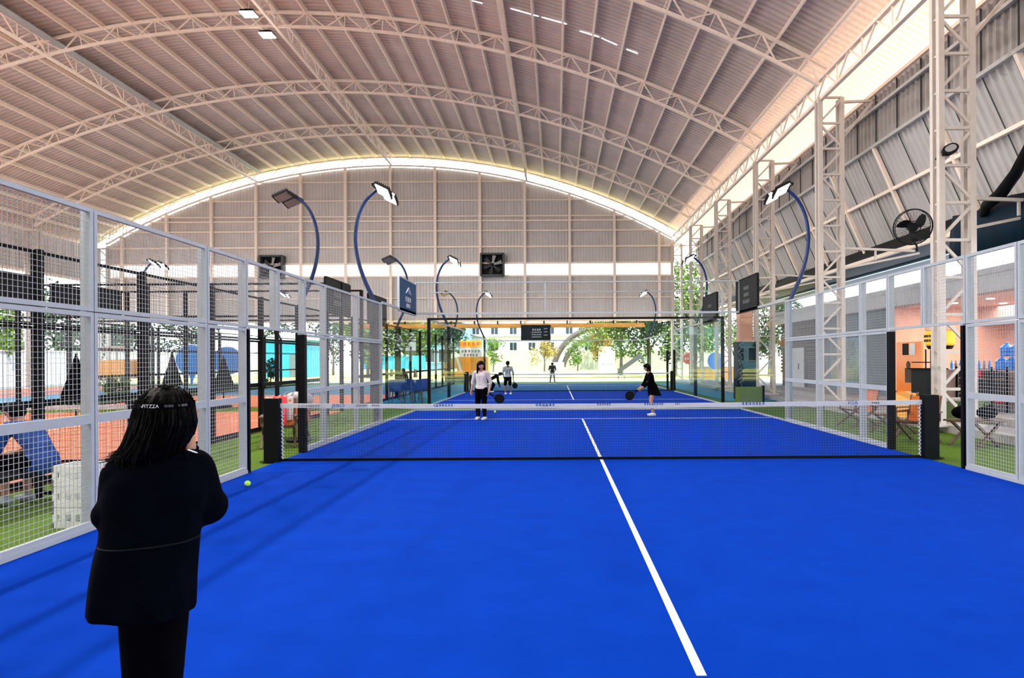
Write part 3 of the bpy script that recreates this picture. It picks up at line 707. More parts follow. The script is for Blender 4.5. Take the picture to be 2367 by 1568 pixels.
def bay(label, x, y, light=True, w=BAY_W):
    z = arcz(x)-.35; t = thing('high_bay_lamp', label, 'lamp', (x, y, z))
    part('housing', MB().box((0,0,.06),(.5,.42,.08)).box((0,0,.13),(.2,.2,.08)), M['dark'], t)
    part('diffuser', MB().box((0,0,0),(.52,.44,.04)), M['lamp'], t)
    part('hanger', MB().bar((0,0,.16),(0,0,.5),.02,.02), M['steel'], t)
    ld = bpy.data.lights.new('bay_light', 'AREA'); ld.energy = w; ld.shape = 'RECTANGLE'; ld.size = .5; ld.size_y = .42; ld.color = (1,.96,.9)
    lo = bpy.data.objects.new('bay_light', ld); COL.objects.link(lo); lo.parent = t; lo.location = (0,0,-.03)
bay('square lit ceiling lamp of the hanging pair, higher in the view', -11.6, 24.9, w=500)
bay('square lit ceiling lamp of the hanging pair, nearer the end wall', -11.6, 26.5, w=500)
for x in (-11.6, -2.4, 4.5):  # lamps added out of view to light the court floors and roof
    for y in (2.0, 8.0, 14.0): bay(w=(620 if x < -5 else BAY_W), label='added unseen ceiling lamp %s, %s' % ({-11.6:'under the ridge truss', -2.4:'under the thin length truss', 4.5:'nearest the eave truss'}[x], {2.0:'above the camera end', 8.0:'above the near court net', 14.0:'above the far half of the near court'}[y]), x=x, y=y)
for y in (-4.0, 20.0): bay('added unseen ceiling lamp under the ridge truss %s' % ('behind the camera' if y < 0 else 'just above the view'), -11.6, y, w=900)  # more unseen lamps, added for warm bounce onto the roof
for y in (6.0, 13.0): bay('added unseen ceiling lamp above the cyan court %s' % ('nearest the camera end' if y < 10 else 'farther along the hall'), -22.0, y, w=1200)  # unseen lamps added to brighten the neighbouring courts

# ================================================================ PEOPLE
def hand(g, w, d, nrm, sc, curl=.6):
    d = d.normalized(); side = d.cross(nrm).normalized(); nrm = side.cross(d)
    for k in (-1.5,-.5,.5,1.5):
        a = w + side*k*.017*sc; b = a + d*.075*sc; g.capsule(a + d*.01*sc, b, .013*sc, .012*sc, 8, 2)
        ln = (.062,.075,.07,.05)[int(k+1.5)]*sc; m_ = b + (d*cos(curl*.6)+nrm*sin(curl*.6))*ln*.5
        e = m_ + (d*cos(curl*1.6)+nrm*sin(curl*1.6))*ln*.5
        g.capsule(b, m_, .0095*sc, .0088*sc, 8, 2); g.capsule(m_, e, .0088*sc, .0075*sc, 8, 2)
    a = w + d*.025*sc - side*.025*sc; b = a + (d*.6 - side*.7 + nrm*.3).normalized()*.038*sc; e = b + (d*.9 + nrm*.4).normalized()*.03*sc
    g.capsule(a, b, .013*sc, .011*sc, 8, 2); g.capsule(b, e, .0105*sc, .009*sc, 8, 2)
BASE = dict(head=(0,.012,.93), neck=(0,-.012,.835), chest=(0,-.005,.75), waist=(0,0,.62), pelvis=(0,-.005,.53),
  shL=(-.105,-.005,.805), elL=(-.135,-.02,.635), wrL=(-.14,.035,.49), shR=(.105,-.005,.805), elR=(.135,-.02,.635), wrR=(.14,.035,.49),
  hipL=(-.05,0,.52), knL=(-.055,.02,.285), anL=(-.06,-.012,.045), hipR=(.05,0,.52), knR=(.055,.02,.285), anR=(.06,-.012,.045), look=(0,1,0))
def person(label, loc, rz, Ht, pose, skin, wear, vox=.010, sit=False):
    J = dict(BASE); J.update(pose); J = {k: Vector(v)*(1 if k == 'look' else Ht) for k, v in J.items()}
    t = thing('person', label, 'person', loc, rz); s = Ht/1.5
    lat = (J['shR']-J['shL']).normalized(); latp = (J['hipR']-J['hipL']).normalized(); up = (J['head']-J['neck']).normalized(); look = J['look'].normalized()
    def torso(g, e=0.0, low=True):
        for q in (-1,1):
            g.capsule(J['chest']+lat*q*.055*s, J['waist']+lat*q*.045*s, .082*s+e, .070*s+e); 
            if low: g.capsule(J['waist']+lat*q*.045*s, J['pelvis']+latp*q*.06*s, .070*s+e, .088*s+e)
            g.capsule(J['chest']+lat*q*.05*s+Vector((0,0,.05*s)), J['sh'+'LxR'[q+1]]-lat*q*.03*s, .06*s+e, .045*s+e)
    def arm(g, k, e=0.0, f=1.0):
        sh, el, wr = J['sh'+k], J['el'+k], J['wr'+k]
        g.capsule(sh, el, .045*s+e, .035*s+e)
        if f > .5: g.capsule(el, el+(wr-el)*(f*2-1 if f < 1 else 1), .036*s+e, (.024*s+e))
    def leg(g, k, e=0.0, f=1.0):
        h, n, a = J['hip'+k], J['kn'+k], J['an'+k]
        g.capsule(h+Vector((0,0,.01)), h+(n-h)*min(1, f*2), .080*s+e, .080*s+e-(.028*s)*min(1,f*2))
        if f > .5: g.capsule(n, n+(a-n)*(f*2-1), .052*s+e, .052*s+e-(.018*s)*(f*2-1))
    def foot(g, k, e=0.0):
        a = J['an'+k]; fw = Vector((0,1,0)) if 'ft' not in wear else Vector(wear['ft'])
        for q in (-.4,.4): g.capsule(a+Vector((0,0,-.03*s))+fw*(-.03*s)+fw.cross(Vector((0,0,1)))*q*.03*s, a+Vector((0,0,-.04*s))+fw*.13*s+fw.cross(Vector((0,0,1)))*q*.045*s, .034*s+e, .024*s+e, 10, 3)
        g.capsule(a, a+Vector((0,0,-.03*s)), .036*s+e, .04*s+e, 10, 3)
    # continuous body
    g = MB(); torso(g)
    g.capsule(J['neck']-up*.03*s, J['head']-up*.05*s, .045*s, .042*s)
    for q in (-1,1): g.capsule(J['neck'], J['sh'+'LxR'[q+1]], .04*s, .045*s)
    hc = J['head']; g.capsule(hc+up*.032*s-look*.012*s, hc-up*.03*s+look*.012*s, .082*s, .066*s)
    g.capsule(hc-up*.055*s+look*.035*s, hc-up*.06*s+look*.045*s, .04*s, .034*s)
    side = look.cross(up).normalized()
    g.capsule(hc+look*.075*s+up*.005*s, hc+look*.098*s-up*.022*s, .010*s, .014*s, 8, 2)
    for q in (-1,1): g.capsule(hc+side*q*.078*s-up*.02*s, hc+side*q*.082*s+up*.02*s-look*.008*s, .012*s, .015*s, 8, 2)
    g.capsule(hc+look*.085*s-up*.048*s-side*.014*s, hc+look*.085*s-up*.048*s+side*.014*s, .009*s, .009*s, 8, 2)
    for k in 'LR':
        arm(g, k); leg(g, k); foot(g, k)
        d = (J['wr'+k]-J['el'+k]); hd = Vector(wear.get('hand'+k, d)); nn_ = Vector(wear.get('palm'+k, (-1 if k=='R' else 1, .3, 0)))
        hand(g, J['wr'+k], hd, nn_, s*1.05, wear.get('curl'+k, .6))
    body = part('body', remesh(g, vox, 3, 'body', skin), None, t)
    for q in (-1,1): part('eye', MB().ell(hc+look*.074*s+side*q*.03*s+up*.008*s, (.011*s,.011*s,.009*s), 8, 6), M['hair'], t)
    part('mouth', MB().ell(hc+look*.088*s-up*.048*s, (.02*s,.008*s,.006*s), 8, 6), M['lips'], t)
    if 'top' in wear:
        g = MB(); torso(g, .014*s, True); m_, f = wear['top']
        for z_, r_ in ((-.035,.088),(.0,.094),(.03,.09)): g.capsule(J['pelvis']+latp*-.055*s+Vector((0,0,z_*s)), J['pelvis']+latp*.055*s+Vector((0,0,z_*s)), (r_+.016)*s, (r_+.016)*s)
        g.capsule(J['chest']+lat*-.05*s, J['chest']+lat*.05*s, .094*s, .094*s); g.capsule(J['waist']+lat*-.04*s, J['waist']+lat*.04*s, .085*s, .085*s)
        cutz = (Vector((0,0,J['pelvis'].z+.0*s)), Vector((0,0,-1))) if J['pelvis'].z > .45*Ht else None
        ga = MB()
        for k in 'LR': arm(ga, k, .014*s, f)
        if cutz is None or f > .7:
            g.add(ga.v, ga.f); part('top', remesh(g, vox, 3, 'top', m_), None, t)
        else:
            g.add(ga.v, ga.f); part('top', remesh(g, vox, 3, 'top', m_, cutz), None, t)
    if 'pants' in wear:
        g = MB(); m_, f = wear['pants']
        for q in (-1,1): g.capsule(J['waist']*.45+J['pelvis']*.55+latp*q*.045*s, J['pelvis']+latp*q*.05*s, .078*s+.014*s, .09*s+.014*s)
        for k in 'LR': leg(g, k, .017*s, f)
        part('trousers' if f > .7 else 'shorts', remesh(g, vox, 3, 'trousers', m_), None, t)
    if 'skirt' in wear:
        m_, zb, rb_ = wear['skirt']; rings = []; P0 = J['waist']; P1 = Vector((J['pelvis'].x, J['pelvis'].y, zb*Ht)) + Vector(wear.get('swing',(0,0,0)))*Ht
        for i in range(9):
            q = i/8; c = P0.lerp(P1, q); r = (.128+(rb_/1.0-.128)*q**.9)*s
            rings.append([c+Vector((r*1.05*(1+.06*q*sin(6*a))*cos(a), r*.95*(1+.06*q*sin(6*a))*sin(a), -.015*s*q*sin(2*a))) for a in [2*pi*k/30 for k in range(30)]])
        part('skirt', MB().loft(rings), m_, t, smooth=True)
    if 'shoes' in wear:
        for k in 'LR':
            g = MB(); foot(g, k, .008*s); part('shoe', remesh(g, vox*.8, 2, 'shoe', wear['shoes']), None, t)
    if 'hair' in wear:
        m_, L, w = wear['hair']; g = MB(); back = -look
        g.ell(hc+up*.036*s+back*.024*s, (.091*s,.091*s,.084*s)); g.capsule(hc+up*.062*s+look*.055*s-side*.035*s, hc+up*.062*s+look*.055*s+side*.035*s, .024*s, .024*s); g.ell(hc+up*.0*s+back*.05*s, (.085*s,.06*s,.08*s))
        if L > 0:
            for q in (-1.2,-.4,.4,1.2): g.capsule(hc+back*.055*s+side*q*.05*s, hc+back*(.075*s)+side*q*.055*s*w-Vector((0,0,L*s)), .045*s, .024*s)
            for q in (-1,1): g.capsule(hc+side*q*.078*s+up*.03*s+back*.02*s, hc+side*q*.088*s*w-Vector((0,0,L*s*.9))+look*.01*s, .03*s, .018*s)
        part('hair', remesh(g, vox, 2, 'hair', m_), None, t)
    return t, J
def racket(label, loc, axis, flat, parent=None):
    # padel bat: handle end at loc, pointing along axis, face normal = flat
    a = Vector(axis).normalized(); f = Vector(flat); f = (f-a*f.dot(a)).normalized(); sd_ = a.cross(f)
    t = thing('padel_racket', label, 'racket', loc)
    part('grip', MB().tube([a*-.02, a*.13], .017, 10), M['blackcloth'], t)
    ring = [a*(.30+.13*cos(2*pi*k/28)) + sd_*.125*sin(2*pi*k/28) for k in range(28)]
    part('face', MB().loft([[p-f*.017 for p in ring],[p+f*.017 for p in ring]]), M['dark'], t)
    part('throat', MB().bar(a*.12-sd_*.01, a*.22-sd_*.07, .02,.034, up=f).bar(a*.12+sd_*.01, a*.22+sd_*.07, .02,.034, up=f), M['dark'], t)
    return t

# --- woman in white shirt, near the far service line, facing the camera
q = floor_at(1113, 971)
t, J = person('woman in white shirt and black trousers on the far half of the blue court', (q.x, q.y, .004), pi-.25, 1.52,
  dict(elL=(-.155,-.03,.645), wrL=(-.15,.03,.49), elR=(.16,-.01,.645), wrR=(.165,.04,.50), knL=(-.06,.03,.285), anL=(-.055,-.012,.045), knR=(.06,.015,.285), anR=(.065,-.012,.045), look=(-.5,.85,-.1)),
  M['skin'], dict(top=(M['whitecloth'], .62), pants=(M['blackcloth'], .93), shoes=M['shoe'], hair=(M['hair'], .20, 1.15)))
mw = Matrix.Translation(t.location) @ Matrix.Rotation(pi-.25, 4, 'Z')
racket('black padel racket in the hand of the woman in the white shirt', mw @ (J['wrL']+Vector((-.01,.03,-.06))), (.9,.1,-.45), (0,1,0))
# --- woman in black dress, side view facing the net middle (towards -x)
q = floor_at(1506, 962)
t, J = person('woman in a short black dress holding a racket low, white trainers', (q.x, q.y, .004), pi/2+.12, 1.46,
  dict(head=(0,.085,.905), neck=(0,.045,.815), chest=(0,.025,.735), waist=(0,-.005,.615), pelvis=(0,-.035,.53), shL=(-.10,.04,.785), shR=(.10,.04,.785),
       elL=(-.13,.09,.62), wrL=(-.06,.20,.52), elR=(.12,.10,.62), wrR=(.05,.20,.525), hipL=(-.05,-.03,.52), hipR=(.05,-.03,.52), knL=(-.055,.02,.285), knR=(.055,.0,.285), anL=(-.06,-.02,.045), anR=(.06,-.04,.045), look=(0,1,-.15)),
  M['skin'], dict(top=(M['blackcloth'], .8), skirt=(M['blackcloth'], .385, .185), swing=(0,-.03,0), shoes=M['shoe'], hair=(M['hair'], .10, 1.0), handL=(.3,1,-.7), handR=(-.3,1,-.7), curlL=1.1, curlR=1.1))
mw = Matrix.Translation(t.location) @ Matrix.Rotation(pi/2+.12, 4, 'Z')
racket('black padel racket held low by the woman in the black dress', mw @ (J['wrR']+Vector((-.05,.05,-.05))), (-1,0,-.62), (0,1,.1))
# --- man in pale T-shirt on the far court, back to us
q = floor_at(1174, 913)
t, J = person('man in pale grey T-shirt and black shorts on the far court, seen from behind', (q.x, q.y, .004), .15, 1.50,
  dict(knL=(-.075,.03,.285), anL=(-.07,-.03,.045), knR=(.07,.05,.285), anR=(.085,.0,.045), elL=(-.15,0,.65), wrL=(-.12,.09,.53), elR=(.16,.0,.65), wrR=(.17,.07,.51)),
  M['skin2'], dict(top=(M['greycloth'], .45), pants=(M['blackcloth'], .46), shoes=M['shoe'], hair=(M['hair'], 0, 1)))
mw = Matrix.Translation(t.location) @ Matrix.Rotation(.15, 4, 'Z')
racket('racket carried low by the man on the far court', mw @ (J['wrR']+Vector((.0,.03,-.08))), (.25,.1,-1), (0,1,0))
# --- distant player
t, J = person('distant player in dark top by the end glass of the far court', (at(1277,885,41.2).x, 41.2, .004), pi, 1.42,
  dict(head=(0,.05,.90), knL=(-.08,.04,.285), anL=(-.11,-.02,.045), knR=(.08,.04,.285), anR=(.11,-.02,.045), elL=(-.15,.05,.65), wrL=(-.07,.12,.54), elR=(.15,.05,.65), wrR=(.07,.12,.54)),
  M['skin2'], dict(top=(M['board'], .5), pants=(M['greycloth'], .40), hair=(M['hair'], 0, 1), shoes=M['shoe']), vox=.013)
# --- crouching player near far net post
q = floor_at(1137, 907)
person('crouching player in black beside the far court net post', (q.x, 31.4, .004), -pi/2, 1.45,
  dict(head=(0,.30,.60), neck=(0,.22,.56), chest=(0,.15,.53), waist=(0,.02,.46), pelvis=(0,-.08,.40), shL=(-.10,.2,.55), shR=(.10,.2,.55), elL=(-.12,.22,.38), wrL=(-.08,.26,.24), elR=(.12,.22,.38), wrR=(.08,.26,.24),
  hipL=(-.05,-.08,.39), hipR=(.05,-.08,.39), knL=(-.07,.08,.24), knR=(.07,.08,.24), anL=(-.07,-.02,.045), anR=(.07,-.02,.045), look=(0,1,-.4)),
  M['skin2'], dict(top=(M['blackcloth'], .9), pants=(M['blackcloth'], .95), shoes=M['shoe'], hair=(M['hair'], 0, 1)), vox=.013)
# --- people beyond the glass
SIT = dict(pelvis=(0,0,.30), waist=(0,.02,.39), chest=(0,.05,.52), neck=(0,.06,.60), head=(0,.10,.70), shL=(-.105,.05,.575), shR=(.105,.05,.575), elL=(-.14,.10,.42), wrL=(-.09,.22,.36), elR=(.14,.10,.42), wrR=(.09,.22,.36),
   hipL=(-.055,.01,.295), hipR=(.055,.01,.295), knL=(-.075,.25,.30), knR=(.075,.25,.30), anL=(-.075,.23,.045), anR=(.075,.23,.045))
person('person in dark clothes standing by the teal pillar beyond the glass', (at(1716,880,30).x, 30.0, 0), pi/2, 1.55, {}, M['skin2'], dict(top=(M['board'], .9), pants=(M['blackcloth'], .95), hair=(M['hair'], .05, 1)), vox=.013)
person('person sitting outside behind the glass beside the blue chairs', (at(933,885,33).x, 33.0, .0), .3, 1.5, SIT, M['skin2'], dict(top=(M['blackcloth'], .5), pants=(M['sage'], .9), hair=(M['hair'], .06, 1)), vox=.013)
# --- seated spectators in the turf corridor, behind the white fence
SIT2 = dict(SIT); SIT2.update(chest=(0,.12,.50), neck=(0,.18,.555), head=(0,.25,.63), shL=(-.105,.16,.545), shR=(.105,.16,.545), elL=(-.14,.22,.38), wrL=(-.06,.33,.34), elR=(.14,.22,.38), wrR=(.06,.33,.34), look=(0,1,-.35))
person('seated spectator in a blue shirt leaning forward behind the white fence', (-5.62, 7.15, 0), -pi/2-.25+pi, 1.58, SIT2, M['skin'], dict(top=(M['bluecloth'], .62), pants=(M['blackcloth'], .72), shoes=M['greycloth'], hair=(M['hair'], 0, 1)), vox=.010)
person('seated spectator in a white top and black trousers at the frame edge', (-5.75, 6.25, 0), -pi/2-.25+pi, 1.58, SIT, M['skin'], dict(top=(M['whitecloth'], .9), pants=(M['blackcloth'], .95), shoes=M['dark'], hair=(M['hair'], .1, 1)), vox=.010)
t = thing('bench', 'low black bench under the two seated spectators', 'bench', (-5.78, 6.7, 0))
part('seat', MB().bx((-.2,-.9,.34),(.2,.9,.385)), M['dark'], t)
for y_ in (-.8, .8): part('leg', MB().bx((-.18,y_-.03,0),(-.12,y_+.03,.34)).bx((.12,y_-.03,0),(.18,y_+.03,.34)).bx((-.18,y_-.02,.04),(.18,y_+.02,.08)), M['dark'], t)
lg = part('shirt_print', MB().prism([(-.06,-.07),(.06,-.05),(.03,.08),(-.03,.06)], 'z', 0, .002), M['inkwhite'], bpy.data.objects.get('bench'))
bpy.data.objects.remove(lg)

# --- woman in black in the foreground, seen from behind
YW = 2.2; K = YW/F
WC = at(345,900,YW); WD = sqrt(WC.x**2+YW**2); WF = (WC.x/WD, YW/WD); WR_ = (WF[1], -WF[0])
def wx(px):
    u = (px-VX)/F; k = WD/(u*WF[0]+WF[1]); return k*(u*WR_[0]+WR_[1])
def wz(py): return H - (py-VY)*K - .004
wroot = thing('person', 'woman with long black hair in a black jacket, standing closest, seen from behind', 'person', (WC.x, YW, 0), atan2(-WF[0], WF[1]))
hx = wx(384); hz = wz(958)
g = MB()
g.capsule((hx,.02,hz+.02),(hx+.012,.035,hz-.03),.074,.064); g.capsule((hx+.02,.06,hz-.06),(hx+.025,.07,hz-.065),.038,.032)
g.capsule((hx+.03,.10,hz-.01),(hx+.035,.115,hz-.035),.01,.013,8,2)
for q in (-1,1): g.capsule((hx+q*.08,.01,hz-.02),(hx+q*.083,.0,hz+.02),.012,.015,8,2)
g.capsule((hx-.005,.0,hz-.06),(hx-.03,.0,wz(1075)),.05,.055)
g.capsule((wx(428),.02,wz(995)),(wx(436),-.01,wz(1032)),.026,.024)
SR = Vector((wx(450),0,wz(1080))); SL = Vector((wx(272),0,wz(1080))); ER = Vector((wx(470),.04,wz(1180))); EL = Vector((wx(268),.03,wz(1168)))
WR = Vector((wx(430),.22,wz(1150))); WL = Vector((wx(300),.20,wz(1150)))
for q in (-1,1):
    g.capsule((q*.05,0,wz(1110)),(q*.045,0,wz(1240)),.08,.07); g.capsule((q*.045,0,wz(1240)),(q*.045+.01,0,wz(1340)),.07,.075)
    g.capsule((0,0,wz(1075)),(SR if q>0 else SL),.05,.05)
for (s_, e_, w_, pn) in ((SR,ER,WR,(-1,0,.4)),(SL,EL,WL,(1,0,.4))):
    g.capsule(s_,e_,.046,.037); g.capsule(e_,w_,.037,.025); hand(g, w_, (w_-e_), Vector(pn), 1.0, 1.0)
HL, HR = Vector((wx(330),0,wz(1370))), Vector((wx(380),0,wz(1370)))
KL, KR = Vector((wx(325),.03,.40)), Vector((wx(372),.0,.40)); AL, AR = Vector((wx(310),.0,.065)), Vector((wx(345),-.04,.065))
for h_, k_, a_ in ((HL,KL,AL),(HR,KR,AR)):
    g.capsule(h_,k_,.07,.045); g.capsule(k_,a_,.045,.033); g.capsule(a_+Vector((0,-.02,-.03)),a_+Vector((0,.14,-.04)),.034,.024)
part('body', remesh(g, .009, 3, 'body', M['skin']), None, wroot)
# jacket: lofted from shoulder to hem, sleeves remeshed into it
g = MB(); rings = []
sil = [(1052,322,420,.06),(1062,288,448,.085),(1075,255,470,.10),(1100,236,484,.115),(1150,227,482,.125),(1200,226,470,.13),(1250,222,462,.135),(1300,208,458,.14),(1350,200,454,.145),(1400,195,451,.15),(1440,193,449,.15)]
NP = 56
for (py, xl, xr, dp) in sil:
    cx, a = (wx(xl)+wx(xr))/2, (wx(xr)-wx(xl))/2*1.0; r = []; zc = (1-.075*max(0,(py-1050)/390))
    for k in range(NP):
        th = 2*pi*k/NP; e = .82; f = 1 + .022*sin(5*th+py*.006)*max(0,(py-1120)/320) + .012*sin(11*th-py*.01)*max(0,(py-1060)/380)
        c_, s_ = cos(th), sin(th); z = H - (py-VY)*K*zc
        if py > 1390: z -= .030*max(0, cos(th*1-.35))*(-1) * 0 + .022*(py-1390)/50*max(0, -sin(th)*.6+cos(th)*.8)
        r.append(Vector((cx + a*f*abs(c_)**e*(1 if c_>0 else -1), dp*f*abs(s_)**e*(1 if s_>0 else -1), z)))
    rings.append(r)
g.loft(rings)
g.capsule(SR+Vector((-.01,0,-.01)), ER, .075, .072); g.capsule(ER, ER+(WR-ER)*.9, .072, .055)
g.capsule(SL+Vector((.01,0,-.01)), EL, .064, .058); g.capsule(EL, EL+(WL-EL)*.9, .058, .05)
g.capsule(ER+Vector((.0,-.01,.01)), ER+Vector((.012,.0,.0)), .078, .07)
g.capsule((EL.x-.022,0,wz(1172)), (EL.x-.012,.02,wz(1188)), .052, .048)
jk = part('jacket', remesh(g, .008, 6, 'jacket', M['jacket']), None, wroot)
g = MB().tube([(hx-.09,-.02,wz(1052)),(hx-.03,-.07,wz(1054)),(hx+.05,-.06,wz(1050)),(hx+.085,.0,wz(1036)),(hx+.06,.06,wz(1030))], .013, 8)
part('collar', g, M['jacket'], wroot)
part('shoulder_stripe', MB().tube([(hx+.06,-.045,wz(1034)),(hx+.085,-.035,wz(1043)),(hx+.105,-.03,wz(1053)),(hx+.12,-.03,wz(1062))], .003, 6), M['inkwhite'], wroot, label='white piping on the jacket shoulder')
# reflective line across the back
pts = []
cx, a = (wx(221)+wx(461))/2, (wx(461)-wx(221))/2
for k in range(29):
    th = pi + .25 + (pi-.5)*k/28; c_, s_ = cos(th), sin(th)
    f = 1 + .022*sin(5*th+1260*.006)*.43 + .012*sin(11*th-12.6)*.52
    pts.append((cx+a*f*abs(c_)**.82*(1 if c_>0 else -1), .137*f*abs(s_)**.82*(-1)-.003, wz(1236)))
part('seam_stripe', MB().tube(pts, .0028, 5), M['seam'], wroot, label='thin grey seam line across the jacket back')
g = MB()
for h_, k_, a_ in ((HL,KL,AL),(HR,KR,AR)): g.capsule(h_+Vector((0,0,.05)),k_,.082,.056); g.capsule(k_,a_+Vector((0,0,.02)),.056,.046)
part('trousers', remesh(g, .009, 4, 'trousers', M['blackcloth']), None, wroot)
for a_ in (AL,AR):
    g = MB().capsule(a_+Vector((-.012,-.03,-.025)),a_+Vector((-.014,.14,-.035)),.038,.028).capsule(a_+Vector((.012,-.03,-.025)),a_+Vector((.014,.14,-.035)),.038,.028)
    part('shoe', remesh(g, .008, 2, 'shoe', M['dark']), None, wroot)
# hair
hs = [(884,376,398,.03),(890,352,420,.065),(900,335,432,.09),(916,320,442,.105),(940,309,449,.115),(970,301,452,.118),(1000,291,444,.113),(1020,281,433,.108),(1036,268,428,.10),(1048,258,424,.09),(1060,272,424,.075),(1068,300,400,.05)]
def hairpt(th, py, push=0.0):
    for i in range(len(hs)-1):
        if hs[i][0] <= py <= hs[i+1][0] or i == len(hs)-2:
            q = (py-hs[i][0])/(hs[i+1][0]-hs[i][0]); xl, xr, d = [hs[i][j]+(hs[i+1][j]-hs[i][j])*q for j in (1,2,3)]; break
    cx, a = (wx(xl)+wx(xr))/2, (wx(xr)-wx(xl))/2
    f = 1 + .018*sin(17*th+py*.02) + .012*sin(31*th-py*.03)
    return Vector((cx+(a*f+push)*cos(th), (d*f+push)*sin(th)+.0, wz(py)))
g = MB(); py = 884; rings = []
while py <= 1068: rings.append([hairpt(2*pi*k/64, py) for k in range(64)]); py += 4
g.loft(rings); rh = random.Random(5)
hair = part('hair', g, M['hair'], wroot, smooth=True)
g = MB()
for k in range(170):
    th = rh.uniform(pi*.95, pi*2.05); p1 = rh.uniform(1000, 1064); p0 = rh.uniform(886, 950); th1 = th + rh.uniform(-.08,.08)
    pts = [hairpt(th+(th1-th)*j/9, p0+(p1-p0)*j/9, .001+.003*sin(j*.7+k)) for j in range(10)]
    if p1 > 1040: pts.append(pts[-1]+Vector((rh.uniform(-.02,.01), -.004, -.012-rh.uniform(0,.02))))
    g.tube(pts, [.0022]*(len(pts)-1)+[.0006], 4, False)
for k in range(22):
    b0 = hairpt(rh.uniform(2.9,3.5), rh.uniform(1025,1050)); g.tube([b0+Vector((.02,0,.01)), b0, b0+Vector((-.02-rh.random()*.02, -.01, -.004-rh.random()*.014))], [.003,.002,.0005], 4, False)
for k in range(16):
    b0 = hairpt(rh.uniform(4.2,5.2), rh.uniform(885,892)); g.tube([b0, b0+Vector((rh.uniform(-.03,.03),-.01,rh.uniform(.0,.012))), b0+Vector((rh.uniform(-.05,.05),-.03,rh.uniform(-.02,.004)))], [.0018,.0014,.0004], 4, False)
part('hair_strand', g, M['hair'], wroot, kind='stuff')
# head band with white lettering
band = [hairpt(2*pi*k/64, 928, .007) for k in range(65)]; up_ = Vector((0,0,.010))
part('head_band', MB().loft([[p-up_ for p in band[:64]], [p+up_ for p in band[:64]]], caps=False), M['blackcloth'], wroot)
def bandtext(s, pxc, hpx, wpx, m):
    me = textmesh(s, hpx*K*1.35, m, .0006); xs = [v.co.x for v in me.vertices]; w = max(xs)-min(xs); sc = wpx*K*.87/w
    x0 = wx(pxc); xl, xr = wx(314.5), wx(445.5); cx, a = (xl+xr)/2, (xr-xl)/2
    for v in me.vertices:
        x = x0 + v.co.x*sc; u = max(-.97, min(.97, (x-cx)/a)); th = 2*pi - math.acos(u)
        p = hairpt(th, 928); p2 = .112*math.sqrt(1-u*u)
        v.co = Vector((x, p.y - .016 - v.co.z*.5, wz(928)+v.co.y))
    part('lettering', me, None, wroot)
bandtext('AFITZZA', 343, 8, 44, M['inkwhite']); bandtext('000', 388, 6, 20, M['inkgrey']); bandtext('V 000', 419, 6, 22, M['inkgrey'])

# ball
q = floor_at(572, 1125); t = thing('tennis_ball', 'yellow-green ball lying on the blue court by the fence', 'ball', (q.x, q.y, .001))
part('felt', MB().ell((0,0,.036),(.036,.036,.036),24,16), M['ball'], t, smooth=True)
part('seam', MB().tube([(.0362*cos(a)*cos(.5*sin(2*a)), .0362*sin(a)*cos(.5*sin(2*a)), .036+.0362*sin(.5*sin(2*a))) for a in [2*pi*k/48 for k in range(49)]], .0012, 4), M['inkwhite'], t)
q = floor_at(1144, 955); t = thing('tennis_ball', 'tiny ball beyond the net tape beside the woman in white', 'ball', (q.x, q.y, .001))
part('felt', MB().ell((0,0,.036),(.036,.036,.036),16,10), M['ball'], t, smooth=True)

# ================================================================ FURNITURE BESIDE THE COURT
def camp_chair(label, loc, rz, m):
    t = thing('camp_chair', label, 'chair', loc, rz, group=None)
    def sling(pts, w, th=.02):
        g = MB(); rings = []
        for i, p in enumerate(pts):
            p = Vector(p); rings.append([p+Vector((-w,0,0)), p+Vector((w,0,0)), p+Vector((w,0,th)), p+Vector((-w,0,th))])
        return g.loft(rings)
    part('seat', sling([(0,.30,.40),(0,.2,.36),(0,0,.33),(0,-.2,.34)], .27), m, t)
    part('backrest', sling([(0,-.2,.34),(0,-.27,.55),(0,-.34,.82)], .26), m, t)
    for s in (-1,1):
        part('leg', MB().bar((s*.28,.36,0),(s*.28,-.26,.42),.04,.04), M['wood'], t)
        part('leg', MB().bar((s*.26,-.34,0),(s*.26,.30,.42),.04,.04), M['wood'], t)
        part('armrest', MB().bar((s*.29,.30,.56),(s*.29,-.30,.56),.06,.03), M['wood'], t)
        part('arm_post', MB().bar((s*.29,.26,.40),(s*.29,.26,.56),.03,.03).bar((s*.29,-.26,.40),(s*.29,-.26,.56),.03,.03), M['wood'], t)
        part('back_post', MB().bar((s*.27,-.22,.36),(s*.27,-.36,.86),.03,.03), M['wood'], t)
    part('cross_bar', MB().bar((-.28,.30,.40),(.28,.30,.40),.035,.035).bar((-.28,-.24,.40),(.28,-.24,.40),.035,.035), M['wood'], t)
    return t
camp_chair('orange camp chair nearest the net post on the shop side', (6.75, 12.2, -.02), radians(125), M['orange'])
camp_chair('mustard camp chair between two orange ones beyond the fence', (7.1, 13.7, -.02), radians(110), M['amber'])
camp_chair('orange camp chair farthest from the net on the shop side', (7.0, 15.1, -.02), radians(100), M['orange'])
ch1 = camp_chair('orange camp chair with a red towel on the terracotta court side', (-5.12, 12.1, -.02), radians(200), M['orange'])
ch2 = camp_chair('orange camp chair behind the net end holding a white bag', (-5.35, 13.3, -.02), radians(190), M['orange'])
